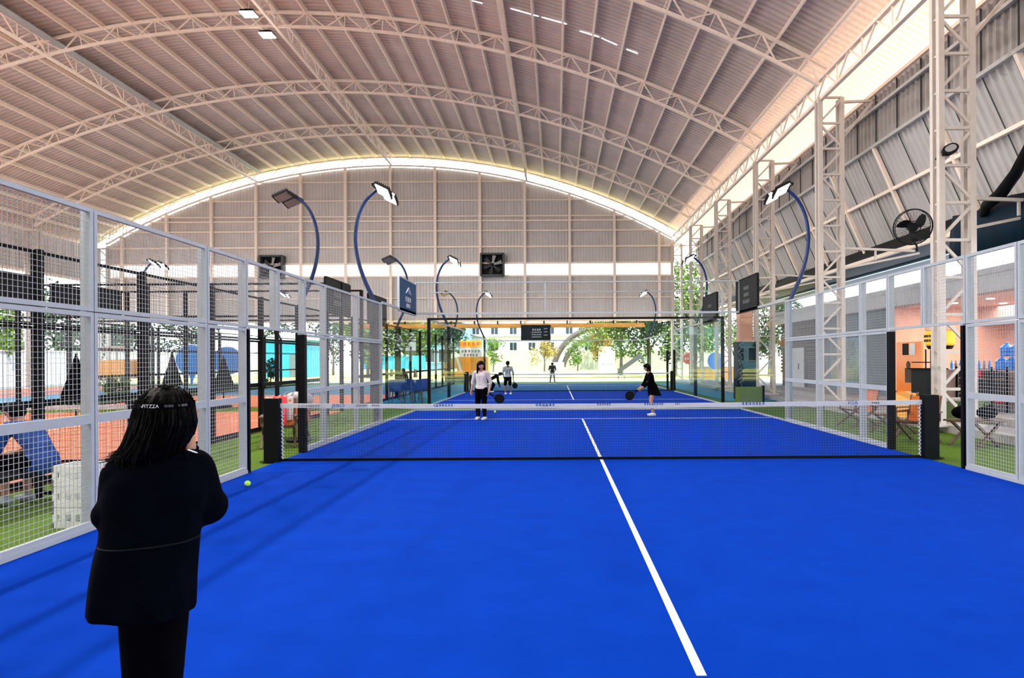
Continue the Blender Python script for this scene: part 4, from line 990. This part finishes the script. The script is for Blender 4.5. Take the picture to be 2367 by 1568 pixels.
def drape(name, label, cat, loc, rz, m, w, pts, seed=1):
    r_ = random.Random(seed); t = thing(name, label, cat, loc, rz); rings = []
    for i, p in enumerate(pts):
        ring = []
        for k in range(12):
            u = -1+2*k/11; ring.append(Vector((u*w, p[0]+.015*sin(5*u+i), p[1]+.012*cos(7*u+i*2))))
        rings.append(ring + [v+Vector((0,.006,.012)) for v in ring[::-1]])
    part('cloth', MB().loft(rings), m, t, smooth=True); return t
drape('towel', 'pink and white towel hung over the orange camp chair', 'towel', (-5.12,12.1,-.02), radians(200), M['whitecloth'], .24, [(-.20,.45),(-.27,.62),(-.345,.86),(-.37,.88),(-.39,.80),(-.37,.55)])
drape('towel', 'red towel folded over the orange camp chair', 'towel', (-5.12,12.1,-.02), radians(200), M['red'], .12, [(-.14,.38),(-.24,.60),(-.325,.87),(-.37,.905),(-.41,.82)], 2)
t = thing('sports_bag', 'white covered bag propped on the orange chair behind the net post', 'bag', (-5.0, 12.75, .0), radians(10))
g = MB()
g.ell((0,0,.86),(.26,.15,.10),20,12); g.ell((.08,.0,.80),(.2,.14,.11)); g.ell((-.16,.0,.79),(.13,.12,.09))
part('cover', remesh(g, .015, 4, 'cover', M['whitecloth']), None, t)
g = MB()
for k in range(4): g.tube([(-.22+.14*k+.03*cos(a), .17*cos(a)*1.0,   .85+.105*sin(a)) for a in [pi*j/8 for j in range(9)]], .010, 5)
part('strap', g, M['greycloth'], t)
part('stand', MB().bar((0,0,0),(0,0,.76),.05,.05).bx((-.2,-.2,0),(.2,.2,.03)), M['dark'], t)
t = thing('crate', 'white perforated plastic crate tower behind the white fence post', 'crate', (-4.62, 6.35, -.02))
g = MB(); s_ = .16
for k in range(3):
    z = k*.20
    for (a, b) in (((-s_,-s_),(-s_+.02,s_)),((s_-.02,-s_),(s_,s_)),((-s_,-s_),(s_,-s_+.02)),((-s_,s_-.02),(s_,s_))):
        g.bx((a[0],a[1],z),(b[0],b[1],z+.06)); g.bx((a[0],a[1],z+.13),(b[0],b[1],z+.19))
        for q in (-.13,-.045,.045,.13):
            if abs(b[0]-a[0]) > .1: g.bx((q-.02,a[1],z+.06),(q+.02,b[1],z+.13))
            else: g.bx((a[0],q-.02,z+.06),(b[0],q+.02,z+.13))
    pt = part('tray', g, M['crate'], t); g = MB()
# low table with dark bags by the shop
t = thing('low_table', 'low dark wooden table with crossed legs beside the net post', 'table', (7.45, 11.6, -.02), radians(20))
part('table_top', MB().bx((-.4,-.3,.44),(.4,.3,.47)), M['wood'], t)
for s in (-1,1): part('leg', MB().bar((-.3,s*.26,0),(.3,s*.26,.44),.04,.04), M['wood'], t); part('leg', MB().bar((.3,s*.22,0),(-.3,s*.22,.44),.04,.04), M['wood'], t)
for i, (dx, dy, lb) in enumerate(((-.2,.05,'black backpack lying on the low table nearest the net'), (.18,-.05,'black kit bag on the low table towards the shop'))):
    b = thing('bag', lb, 'bag', (7.45+dx, 11.6+dy, .455), radians(20)); g = MB().ell((0,0,.12),(.2,.14,.115)).ell((.06,.02,.17),(.12,.11,.08))
    part('shell', remesh(g, .015, 3, 'shell', M['blackcloth']), None, b); part('handle', MB().tube([(-.1,0,.22),(-.05,0,.29),(.05,0,.29),(.1,0,.22)], .012, 6), M['dark'], b)

# ================================================================ SHOP BUILDING BESIDE THE PLAZA
sh = thing('shop_building', 'pink and slate shop building with an open front across the plaza', 'building', (12.6, 24, .1))
def sp_(x, y, z): return (x-12.6, y-24, z-.1)
part('roof', MB().bx(sp_(12.3,14,3.9), sp_(20,37,4.1)), M['fascia'], sh)
part('fascia', MB().bx(sp_(12.3,14,3.42), sp_(12.5,37,3.92)), M['fascia'], sh)
part('shop_ceiling', MB().bx(sp_(12.5,14,3.38), sp_(18,24.2,3.46)), M['pink'], sh)
part('rear_wall', MB().bx(sp_(16.5,14,.1), sp_(16.7,24.2,3.4)), M['pink'], sh)
part('bulkhead', MB().bx(sp_(15.6,14,2.75), sp_(15.8,24.2,3.4)), M['pink'], sh)
part('side_wall', MB().bx(sp_(12.5,24.0,.1), sp_(18,24.2,3.4)), M['peach'], sh)
part('front_wall', MB().bx(sp_(12.5,24.2,.1), sp_(12.7,31.0,3.45)), M['slate'], sh)
for k in range(14): part('slat', MB().bx(sp_(12.44,31.0,.8+k*.19), sp_(12.52,36.0,.93+k*.19)), M['brown'], sh)
part('slat_backing', MB().bx(sp_(12.52,31.0,.1), sp_(12.7,36.0,3.45)), M['brown'], sh)
d_ = part('door', MB().bx(sp_(12.40,32.6,.1), sp_(12.46,34.6,2.1)), M['white'], sh); part('door_handle', MB().bx(sp_(12.36,33.2,1.0), sp_(12.40,33.25,1.3)), M['dark'], d_)
w_ = part('window_frame', MB().bx(sp_(12.42,26.4,.5), sp_(12.5,29.4,2.4)), M['polelight'], sh); part('pane', MB().bx(sp_(12.40,26.5,.6), sp_(12.43,29.3,2.3)), M['pane'], w_)
for (px, X) in ((2207,13.35),(2155,13.4),(2290,13.5),(2245,14.8),(2320,15.1),(2350,16.2)):
    yy = F*X/(px-VX); part('downlight', MB().tube([sp_(X,yy,3.38), sp_(X,yy,3.36)], .11, 12), M['down'], sh)
ld = bpy.data.lights.new('shop_light', 'AREA'); ld.energy = 380; ld.shape = 'RECTANGLE'; ld.size = 3; ld.size_y = 8; ld.color = (1,.9,.82)
lo = bpy.data.objects.new('shop_light', ld); COL.objects.link(lo); lo.parent = sh; lo.location = sp_(14.2,19,3.34)
part('pink_pillar', MB().bx(sp_(12.5,14,.1), sp_(12.9,14.6,3.45)), M['pink'], sh)
t = thing('shop_counter', 'pale pink shop counter facing the courts', 'counter', (12.4, 18.6, .1))
part('body', MB().bx((-.3,-2.2,0),(.3,2.2,1.05)), M['pink'], t); part('counter_top', MB().bx((-.36,-2.25,1.05),(.36,2.25,1.1)), M['pink'], t); part('plinth', MB().bx((-.26,-2.15,0),(-.31,2.15,.1)), M['rail'], t)
t = thing('shelf_rack', 'black wire rack of goods in front of the shop counter', 'rack', (11.6, 17.8, .1))
for k in range(5): part('shelf', MB().bx((-.2,-.75,.25+k*.22),(.2,.75,.27+k*.22)), M['black'], t)
for sx in (-1,1):
    for sy in (-1,1): part('upright', MB().bx((sx*.2-.02,sy*.75-.02,0),(sx*.2+.02,sy*.75+.02,1.2)), M['black'], t)
rs = random.Random(9)
for k in range(4):
    for j in range(6):
        o = thing('goods_box', 'small dark carton on the black shop rack', 'box', (11.6, 17.15+j*.26, .371+k*.22), group='dark cartons on the black rack')
        part('carton', MB().bx((-.14,-.09,0),(.14,.09,.14+.03*rs.random())), M['board'] if (k+j*2) % 7 else M['red'], o)
for j, (yy, zz) in enumerate(((17.25,1.2),(17.65,1.2),(18.05,1.2),(17.45,1.58),(17.85,1.58))):
    o = thing('water_jug', ['blue water jug on the counter, lower row nearest the near fence','blue water jug on the counter, middle of the lower row','blue water jug on the counter, lower row towards the orange screen','blue water jug of the upper row nearest the near fence','blue water jug of the upper row towards the orange screen'][j], 'water jug', (12.35, yy, zz))
    part('bottle', MB().tube([(0,0,0),(0,0,.02),(0,0,.10),(0,0,.12),(0,0,.14),(0,0,.24),(0,0,.3),(0,0,.34),(0,0,.37)], [.15,.17,.17,.155,.17,.17,.1,.05,.05], 14), M['water'], o); part('cap', MB().tube([(0,0,.37),(0,0,.378)], .055, 10), M['inkwhite'], o)
for j in range(9):
    o = thing('bottle', 'small clear bottle standing in the row on the shop counter', 'bottle', (12.3, 18.5+j*.22, 1.2), group='bottles in a row on the shop counter')
    part('glass', MB().tube([(0,0,0),(0,0,.16),(0,0,.2),(0,0,.26)], [.04,.04,.018,.016], 8), M['slate'] if j % 2 else M['water'], o); part('cap', MB().tube([(0,0,.26),(0,0,.285)], .02, 8), M['white'], o)
t = thing('acrylic_screen', 'bright orange acrylic screen with two pictures by the shop wall', 'screen', (12.2, 22.6, .1))
part('sheet', MB().bx((-.03,-.9,.3),(.03,.7,2.0)), M['acrylic'], t); part('stand', MB().bx((-.25,-.9,0),(.25,-.8,.3)).bx((-.25,.6,0),(.25,.7,.3)), M['acrylic'], t)
part('picture', MB().bx((-.05,-.1,1.55),(-.03,.25,1.95)), M['dark'], t); part('picture', MB().bx((-.05,-.55,1.55),(-.03,-.2,1.95)), M['inkwhite'], t)
part('figure_print', MB().bx((-.045,-.3,.6),(-.03,.1,1.1)).prism([(.0+.12*cos(a)-.1,1.2+.14*sin(a)) for a in [2*pi*k/12 for k in range(12)]], 'x', -.045, -.03), M['wood'], t)
t = thing('lantern_sign', 'round yellow and black hanging lantern sign at the shop front', 'sign', (11.2, 19.0, 1.78))
part('drum', MB().tube([(0,0,.12),(0,0,.17),(0,0,.52),(0,0,.57)], [.34,.38,.38,.34], 24), M['yellow'], t)
part('dome', MB().tube([(0,0,.57),(0,0,.68),(0,0,.76),(0,0,.80)], [.40,.37,.24,.06], 24), M['pink'], t)
part('base_ring', MB().tube([(0,0,.02),(0,0,.12)], [.30,.36], 24), M['dark'], t); part('finial', MB().tube([(0,0,.8),(0,0,.9),(0,0,1.6)], [.05,.02,.01], 8), M['dark'], t)
for k in range(8):
    a = pi*.75+k*.22; g = MB()
    for z in (.27,.40): g.box((.385*cos(a),.385*sin(a),z),(.03,.05,.07))
    part('character', g, M['wood'], t)
t = thing('bar_stand', 'dark figure-like drinks stand behind the first lattice tower', 'stand', (11.2, 19.6, .1))
part('cabinet', MB().bx((-.3,-.4,0),(.3,.4,1.1)), M['board'], t); part('top', MB().bx((-.34,-.44,1.1),(.34,.44,1.14)), M['dark'], t); part('shelf', MB().bx((-.3,-.38,1.3),(.3,.38,1.33)).bx((-.3,-.38,1.14),(-.27,-.35,1.7)).bx((.27,.35,1.14),(.3,.38,1.7)), M['dark'], t)
t = thing('planter_box', 'sage green planter box on the kerb behind the net post', 'planter', (9.0, 14.6, .1))
part('box', MB().bx((-.5,-.35,0),(.5,.35,.5)), M['sage'], t); part('rim', MB().bx((-.53,-.38,.5),(.53,.38,.54)), M['concrete'], t)
# hanging tarp by the near tower
rings = []
for i in range(16):
    yy = 11.5+i*.3; dz = .12*sin(i*.9); rings.append([Vector((0, yy-13.5, -.95)), Vector((.05*sin(i*1.3), yy-13.5, -.3)), Vector((.1, yy-13.5, .12+dz*.4+.25*max(0,(6-i)/6))), Vector((.13, yy-13.5, .12+dz*.4+.25*max(0,(6-i)/6))), Vector((.05*sin(i*1.3)+.03, yy-13.5, -.3)), Vector((.03, yy-13.5, -.95))])
t = thing('tarpaulin', 'dark navy tarpaulin hanging at the frame edge beyond the first tower', 'tarpaulin', (9.9, 13.9, 4.95)); part('sheet', MB().loft(rings), M['navy'], t, smooth=True)
part('rolled_edge', MB().tube([(-.1,-1.6,1.9),(-.2,-.7,1.05),(-.25,-.25,.45),(-.2,.3,.15),(-.1,.9,.05),(0,1.2,-.1)], [.09,.10,.12,.13,.12,.08], 10), M['black'], t, smooth=True)
# teal pillar with an orange top, beyond the near court end
t = thing('pillar', 'teal wrapped pillar with an orange upper panel beyond the near court corner', 'pillar', (at(1725,880,25).x, 25.2, 0))
part('wrap', MB().bx((-.35,-.3,0),(.35,.3,2.2)), M['boardnavy'], t); part('upper_panel', MB().bx((-.25,-.25,2.2),(.25,.25,3.6)), M['peach'], t)
g = MB()
for k in range(5): g.tube([(-.34+.0*k,-.31,.4+.35*k),(-.2,-.315,.5+.36*k),(-.28,-.31,.66+.36*k),(-.12,-.315,.72+.36*k)], .012, 5)
part('brush_marks', g, M['polelight'], t)
t = thing('panel_screen', 'sage green low screen at the gap between the two courts', 'screen', (6.55, 22.1, -.02)); part('board', MB().bx((-.45,-.03,.0),(.45,.03,.62)), M['sage'], t); part('post', MB().bx((.45,-.05,0),(.52,.05,.66)), M['black'], t)

# ================================================================ OUTDOORS BEYOND THE END WALL
rt = random.Random(11)
def tree(name, label, cat, loc, h, rw, m, seed, n=900, trunk=True, leaf=.3, zc=.62):
    r_ = random.Random(seed); t = thing(name, label, cat, loc)
    if trunk:
        g = MB().tube([(0,0,0),(.05,0,h*.25),(-.05,.05,h*.55)], [.16*h/6,.12*h/6,.07*h/6], 8)
        for k in range(5):
            a = k*1.3; g.tube([(0,0,h*(.3+.05*k)),(cos(a)*rw*.4,sin(a)*rw*.4,h*(.5+.05*k)),(cos(a)*rw*.7,sin(a)*rw*.7,h*(.65+.04*k))], [.07*h/6,.045*h/6,.02*h/6], 5)
        part('trunk', g, M['bark'], t)
    cl = [(r_.gauss(0,.42)*rw, r_.gauss(0,.42)*rw, h*(zc+r_.uniform(-.32,.34)), rw*r_.uniform(.28,.5)) for k in range(14)] if trunk else [(r_.uniform(-1,1)*rw*.7, r_.uniform(-.5,.5)*rw*.5, h*r_.uniform(.25,.8), rw*r_.uniform(.3,.45)) for k in range(12)]
    g = MB()
    for k in range(n):
        c = r_.choice(cl); u = Vector((r_.gauss(0,1), r_.gauss(0,1), r_.gauss(0,1))).normalized()*c[3]*r_.uniform(.55,1.05); p = Vector(c[:3])+u
        if p.z < .05: continue
        d = Vector((r_.gauss(0,1), r_.gauss(0,1), r_.gauss(0,.6))).normalized(); e = d.cross(Vector((r_.gauss(0,1), r_.gauss(0,1), r_.gauss(0,1)))).normalized()*leaf*.5; d = d*leaf
        g.add([p-d*.6, p+e, p+d*.7, p-e], [(0,1,2,3)])
    part('foliage', g, m, t, kind='stuff'); return t
for (px, Y, h, rw, m, lb, n) in [
  (1398,96,9.5,3.4,'leaf','tall light-leaved tree in front of the arched structure',1500),(1435,66,7.2,3.0,'leaf','bushy green tree beside the grey slide',1500),(1500,62,8,3.0,'leafdark','dark tall tree behind the woman in the black dress',1400),
  (1385,80,6.5,1.8,'leafgold','golden-leaved tree behind the white hoarding box',700),(1560,60,8.5,3.4,'leafdark','dark evergreen behind the far court corner glass',1400),(1620,70,8,3.6,'leaf','green tree behind the red and blue bubble signs',1200),
  (960,62,7,3.0,'leaf','leafy tree just beyond the blue sign board',1300),(905,66,7.5,3.2,'leafdark','dense dark green tree beyond the blue hoarding',1400),(850,60,6.5,2.8,'leaf','yellow-green tree beyond the white fence posts',1300),
  (1030,68,7.5,2.6,'leafdark','dark tree behind the orange kiosk',1200),(770,72,6,2.6,'leafdark','dark tree seen through the neighbouring court',900),(640,70,5.5,2.6,'leafdark','tree behind the cyan building',800),
  (430,64,7.5,4.0,'leafdark','broad dark tree behind the blue bubble signs',1400),(270,58,7.5,4.2,'leafdark','broad dark tree behind the orange tent',1500),(130,52,7.5,4.0,'leafdark','dark tree seen through the near fence beside the black post',1500),
  (15,46,6.0,2.2,'leaf','bright yellow-green tree at the frame edge beyond the cyan court',1200),(1780,58,9,3.0,'leafdark','tall dark tree beyond the corner towers',1300),(1600,56,10,2.8,'leaf','tree showing between the corner lattice tower legs',1200),(1700,75,9,4.0,'leafdark','tree beyond the teal pillar',1100)]:
    q = at(px, VY, Y); tree('tree', lb, 'tree', (q.x, Y, -.05), h, rw, M[m], px, int(n*1.9), leaf=.24)
for (px, py, Y, h, rw, m, lb) in [(1140,805,85,3.2,1.6,'leaf','bright green shrub before the white building'),(1258,805,86,3.6,1.8,'leafgold','golden flowering shrub before the white building'),(1335,808,88,3.0,1.5,'leaf','lime green shrub under the arched structure')]:
    q = at(px, py, Y); tree('shrub', lb, 'shrub', (q.x, Y, 0), q.z+.35*h, rw, M[m], px, 700, True, leaf=.22)
tree('shrub', 'small conifer behind the black fence posts', 'shrub', (at(624,880,40).x, 40, 0), 1.9, .45, M['leafdark'], 5, 500, True, leaf=.12, zc=.5)
tree('shrub', 'leafy yellow-green pot plant behind the near white fence post', 'shrub', (at(232,900,20).x, 20.6, -.02), 1.15, .42, M['leaf'], 6, 400, True, leaf=.10)
# hoarding and buildings far behind
t = thing('hoarding', 'long pale beige hoarding across the back of the lawn', 'hoarding', (0, 100, 0))
for k in range(14): part('panel', MB().bx((-16+3*k, -.05, 0), (-16+3*k+2.97, .05, 3.05)), M['hoarding'], t)
for k in range(15): part('post', MB().bx((-16.05+3*k,.06,0),(-15.95+3*k,.2,3.1)), M['rail'], t)
b = thing('white_building', 'white building with rows of windows behind the beige hoarding', 'building', (at(1165,800,112).x, 112, 0))
part('wall', MB().bx((-13,0,0),(17,10,12)), M['white'], b); part('roof', MB().bx((-13.3,-.3,12),(17.3,10.3,12.4)), M['fascia'], b)
for r in range(3):
    for k in range(9):
        x = -11.2+3.2*k; z = 2.9+3.0*r; f = part('window', MB().bx((x-.65,-.12,z),(x+.65,0,z+1.7)), M['fascia'], b)
        part('pane', MB().bx((x-.57,-.14,z+.08),(x-.04,-.12,z+1.62)).bx((x+.04,-.14,z+.08),(x+.57,-.12,z+1.62)), M['pane'], f)
part('balcony', MB().bx((-13,-.8,5.6),(17,0,5.75)), M['fascia'], b)
b = thing('grey_building', 'pale grey glazed block behind the orange kiosk', 'building', (at(1010,800,103).x, 103, 0))
part('wall', MB().bx((-4.5,0,0),(4.5,8,11)), M['polelight'], b)
for r in range(3):
    for k in range(4):
        f = part('window', MB().bx((-4+2.1*k,-.1,1.2+3*r),(-2.4+2.1*k,0,3.4+3*r)), M['fascia'], b); part('pane', MB().bx((-3.9+2.1*k,-.12,1.3+3*r),(-2.5+2.1*k,-.1,3.3+3*r)), M['pane'], f)
b = thing('cyan_building', 'small cyan shed beyond the black fence', 'shed', (at(655,810,64).x, 64, 0))
part('wall', MB().bx((-2.2,0,0),(2.4,4,3.6)), M['cyanwall'], b); part('roof', MB().prism([(-2.5,3.6),(2.7,3.6),(2.7,3.75),(.1,4.4),(-2.5,3.75)], 'y', -.3, 4.3), M['fascia'], b); part('door', MB().bx((.6,-.06,0),(1.7,0,2.2)), M['slate'], b)
t = thing('blue_hoarding', 'bright blue low hoarding beyond the neighbouring courts', 'hoarding', (at(905,835,60).x, 60, 0))
for k in range(4): part('panel', MB().bx((-2.9+1.5*k,0,.75),(-2.9+1.5*k+1.48,.06,2.0)), M['cyanwall'], t); part('leg', MB().bx((-2.9+1.5*k,.06,0),(-2.8+1.5*k,.12,1.9)), M['rail'], t)
t = thing('white_wall', 'long low white wall behind the cyan court', 'wall', (-36, 40, 0))
for k in range(16): part('panel', MB().bx((-.1,-26+4*k,0),(.1,-26+4*k+3.97,2.3)), M['white'], t)
part('coping', MB().bx((-.16,-26,2.3),(.16,38,2.4)), M['concrete'], t)
# orange kiosk
K0 = at(1078,880,47.6); t = thing('kiosk', 'orange rounded food kiosk with a lifted hood on the lawn edge', 'kiosk', (K0.x, 47.6, 0))
def prof2(x0, x1): return [(x0,.75),(x0+.05,1.15),(x0+.3,1.5),(x0+.75,1.75),(x0+1.2,1.80),(x1,1.80),(x1,.75)]
part('hood', MB().prism([(-1.65,.95),(-1.55,1.2),(-1.3,1.5),(-.95,1.7),(-.6,1.78),(-.6,.95)], 'y', -.55, .9), M['amber'], t)
part('shell', MB().prism([(-.58,.72),(-.58,1.80),(1.65,1.80),(1.65,.1),(.9,.1),(.7,.55)], 'y', -.6, .95), M['kiosk'], t)
part('counter', MB().bx((-1.7,-.7,.40),(.85,.8,.74)), M['kiosk'], t); part('base', MB().bx((-1.5,-.5,0),(.8,.7,.40)), M['grey'], t)
part('trim_stripe', MB().bar((-.6,-.62,1.78),(-.3,-.62,.75),.02,.16,up=(1,0,0)), M['inkwhite'], t)
g = glyphs(6, .12, rng); part('lettering', g, M['inkwhite'], t, loc=(-1.15,-.57,1.05))
K1 = at(1088,808,50); t = thing('billboard', 'white billboard with an orange header above the kiosk', 'billboard', (K1.x, 50, 0))
part('panel', MB().bx((-.85,-.04,1.7),(.85,.04,3.05)), M['white'], t); part('header', MB().bx((-.85,-.06,2.55),(.85,-.04,3.05)), M['kiosk'], t)
for s in (-.7,.7): part('post', MB().bx((s-.05,.04,0),(s+.05,.12,3.0)), M['rail'], t)
part('lettering', glyphs(5, .3, rng), M['red'], t, loc=(-.1,-.065,2.8)); part('lettering', glyphs(6, .22, rng), M['inkdark'], t, loc=(0,-.045,2.25)); part('lettering', glyphs(5, .2, rng), M['inkdark'], t, loc=(0,-.045,1.95))
q = at(1238.5, 770, 45.0); t = thing('menu_board', 'navy hanging notice board with white lines of writing under the amber awning', 'sign board', (q.x, 44.95, q.z-.5))
part('panel', MB().bx((-1.02,-.03,0),(1.02,.03,1.05)), M['boardnavy'], t); part('hanger', MB().bar((-.8,0,1.05),(-.8,0,1.3),.02,.02).bar((.8,0,1.05),(.8,0,1.3),.02,.02), M['dark'], t)
part('lettering', glyphs(4, .14, rng), M['inkwhite'], t, loc=(.05,-.034,.72)); part('rule', MB().box((.05,0,0),(.72,.004,.03)), M['inkwhite'], t, loc=(.0,-.034,.55))
part('lettering', glyphs(6, .10, rng), M['inkwhite'], t, loc=(.05,-.034,.38)); part('rule', MB().box((.05,0,0),(.66,.004,.03)), M['inkwhite'], t, loc=(.0,-.034,.22))
for k in range(3): part('lettering', glyphs(3, .08, rng), M['inkwhite'], t, loc=(.68,-.034,.35+.22*k))
# arched structure, white box, slide
q = at(1330, 795, 92); t = thing('arched_canopy', 'curved dark and white arched canopy behind the lawn', 'canopy', (q.x, 92, 0))
def arcpts(R0, cx, cz, a0, a1): return [(cx-R0*cos(a0+(a1-a0)*k/14), 0, cz+R0*sin(a0+(a1-a0)*k/14)) for k in range(15)]
part('outer_arch', MB().tube(arcpts(6.5,3.4,-.5,.25,1.5), .42, 8), M['brown'], t); part('inner_arch', MB().tube(arcpts(5.2,3.4,-.5,.2,1.5), .3, 8), M['brown'], t); part('white_shell', MB().tube(arcpts(5.85,3.4,-.5,.22,1.5), .35, 8), M['white'], t)
part('footing', MB().bx((-3.2,-.5,0),(-1.6,.5,1.2)), M['concrete'], t)
q = at(1403, 840, 78); t = thing('white_cabin', 'small white cabin with dark writing on the lawn', 'cabin', (q.x, 78, 0)); part('body', MB().bx((-.95,0,0),(.95,1.5,3.0)), M['white'], t); part('roof', MB().bx((-1.05,-.1,3.0),(1.05,1.6,3.1)), M['fascia'], t); part('lettering', glyphs(6,.2,rng), M['inkdark'], t, loc=(0,-.005,1.0))
t = thing('slide', 'grey playground slide standing on the lawn behind the end glass', 'slide', (at(1455,880,52).x, 52, 0))
def s52(px, py): v = at(px, py, 52); return Vector((v.x - t.location.x, 0, v.z))
A_, B_ = s52(1428, 862), s52(1482, 824)
part('chute', MB().bar(A_, B_, .7, .16, up=(0,0,1)), M['grey'], t); part('side_wall', MB().bar(A_+Vector((0,-.36,.12)), B_+Vector((0,-.36,.12)), .04, .34), M['grey'], t)
part('ladder', MB().bar(B_+Vector((0,-.3,0)), B_+Vector((.75,-.3,-1.75)), .07,.07).bar(B_+Vector((0,.3,0)), B_+Vector((.75,.3,-1.75)), .07,.07), M['grey'], t)
for k in range(5): part('rung', MB().bar(B_+Vector((.13*k+.1,-.3,-.3*k-.25)), B_+Vector((.13*k+.1,.3,-.3*k-.25)), .04,.04), M['grey'], t)
part('support', MB().bar((A_.x+.05,0,0), A_, .12,.12).bar((A_.x+.55,0,0), A_+(B_-A_)*.2, .1,.1), M['rail'], t)
# bubble signs
def bubble(label, px, py, Y, w, h, m, txt=True, tail=1):
    q = at(px, py, Y); t = thing('bubble_sign', label, 'sign', (q.x, Y, 0)); z = q.z
    ring = [(w*cos(a), z+h*sin(a)) for a in [2*pi*k/28 for k in range(28)]]; edge = [(w*1.07*cos(a), z+h*1.07*sin(a)) for a in [2*pi*k/28 for k in range(28)]]
    part('face', MB().prism(ring, 'y', -.10, .06), m, t); part('outline', MB().prism(edge, 'y', -.05, .04), M['inkwhite'], t)
    part('tail', MB().prism([(-.18*tail*w, z-h*.9),(.25*w*tail, z-h*.95),(.05*tail*w, z-h*1.5)], 'y', -.08, .03), m, t)
    part('stem', MB().bx((-.05,-.03,0),(.05,.03,z-h)), m, t)
    if txt: part('lettering', glyphs(5, h*.42, rng), M['inkwhite'], t, loc=(.05,-.105,z-.05*h))
    return t
bubble('red speech-bubble sign with white writing beyond the far court glass', 1594, 829, 47, .55, .40, M['red'])
bubble('red and white speech-bubble sign past the teal pillar', 1727, 825, 45, .55, .40, M['red'])
bubble('blue bubble sign beside the black portal post', 1654, 835, 46, .55, .62, M['blueball'], False)
bubble('big blue bubble sign behind the woman in black, nearer her head', 443, 832, 46, 1.05, 1.05, M['blueball'], False)
bubble('big blue bubble sign next to the black gate post', 526, 834, 46, 1.0, .95, M['blueball'], False, -1)
# yellow picnic boxes on the lawn side
t = thing('low_wall', 'yellow low planter wall beyond the far court glass on the tower side', 'wall', (at(1640,875,46.8).x, 46.8, 0)); part('body', MB().bx((-1.0,-.2,0),(3.2,.2,.95)), M['amber'], t); part('coping', MB().bx((-1.05,-.25,.95),(3.25,.25,1.0)), M['concrete'], t)
# orange tent, parasols and tables beyond the cyan court
q = at(270, 862, 32); t = thing('orange_tent', 'orange canvas tent roof beyond the terracotta court', 'tent', (q.x, 32, 0))
part('canopy', MB().prism([(-1.1,.75),(-1.1,1.35),(-.4,1.62),(.6,1.68),(1.0,1.6),(1.0,.75)], 'y', -.9, .9), M['kiosk'], t)
for sx in (-1,.9): part('pole', MB().bx((sx-.04,-.85,0),(sx+.04,-.77,.8)), M['rail'], t)
t = thing('small_sign', 'small orange lettered sign above the tent', 'sign', (at(268,800,40).x, 40, 0)); part('lettering', glyphs(5,.3,rng), M['kiosk'], t, loc=(0,0,2.35)); part('backing', MB().bx((-1,.01,2.15),(1,.04,2.55)), M['white'], t); part('post', MB().bx((-.05,.04,0),(.05,.1,2.4)), M['rail'], t)
def parasol(label, px, Y, h):
    t = thing('parasol', label, 'parasol', (at(px,850,Y).x, Y, 0)); ring = []
    for (z, r) in ((h*.98,.03),(h*.9,.07),(h*.82,.09),(h*.6,.20),(h*.4,.30),(h*.36,.28)): ring.append([Vector((r*(1+.18*sin(8*a))*cos(a), r*(1+.18*sin(8*a))*sin(a), z)) for a in [2*pi*k/32 for k in range(32)]])
    part('canopy', MB().loft(ring), M['blackcloth'], t, smooth=True); part('pole', MB().tube([(0,0,0),(0,0,h*1.02)], .03, 8), M['dark'], t); part('base', MB().tube([(0,0,0),(0,0,.08)], .26, 14), M['dark'], t)
parasol('folded black parasol beside the first blue bubble sign', 398, 24, 1.9); parasol('folded black parasol in front of the second blue bubble sign', 517, 22, 1.72); parasol('folded black parasol half hidden by the near white post', 176, 17, 1.75)
# blue chairs by the far neighbouring court
def stool(label, x, y, rz):
    t = thing('plastic_chair', label, 'chair', (x, y, 0), rz); part('seat', MB().bx((-.22,-.22,.42),(.22,.22,.46)), M['bluecloth'], t); part('backrest', MB().bx((-.22,-.24,.46),(.22,-.20,.86)), M['bluecloth'], t)
    for sx in (-1,1):
        for sy in (-1,1): part('leg', MB().bar((sx*.19,sy*.19,.42),(sx*.23,sy*.23,0),.035,.035), M['grey'], t)
for i, px in enumerate((917, 938, 955, 972)):
    q = at(px, 920, 24.0+1.2*(i % 2)); stool(['blue chair nearest the terracotta court','blue chair second from the terracotta court','blue chair third from the terracotta court','blue chair beside the portal post'][i], q.x, q.y, .4*i)
t = thing('work_table', 'pale table behind the blue chairs', 'table', (at(945,905,26.5).x, 26.6, 0)); part('table_top', MB().bx((-.9,-.35,.72),(.9,.35,.76)), M['concrete'], t)
for sx in (-.8,.8): part('leg', MB().bx((sx-.03,-.3,0),(sx+.03,-.24,.72)).bx((sx-.03,.24,0),(sx+.03,.3,.72)), M['rail'], t)
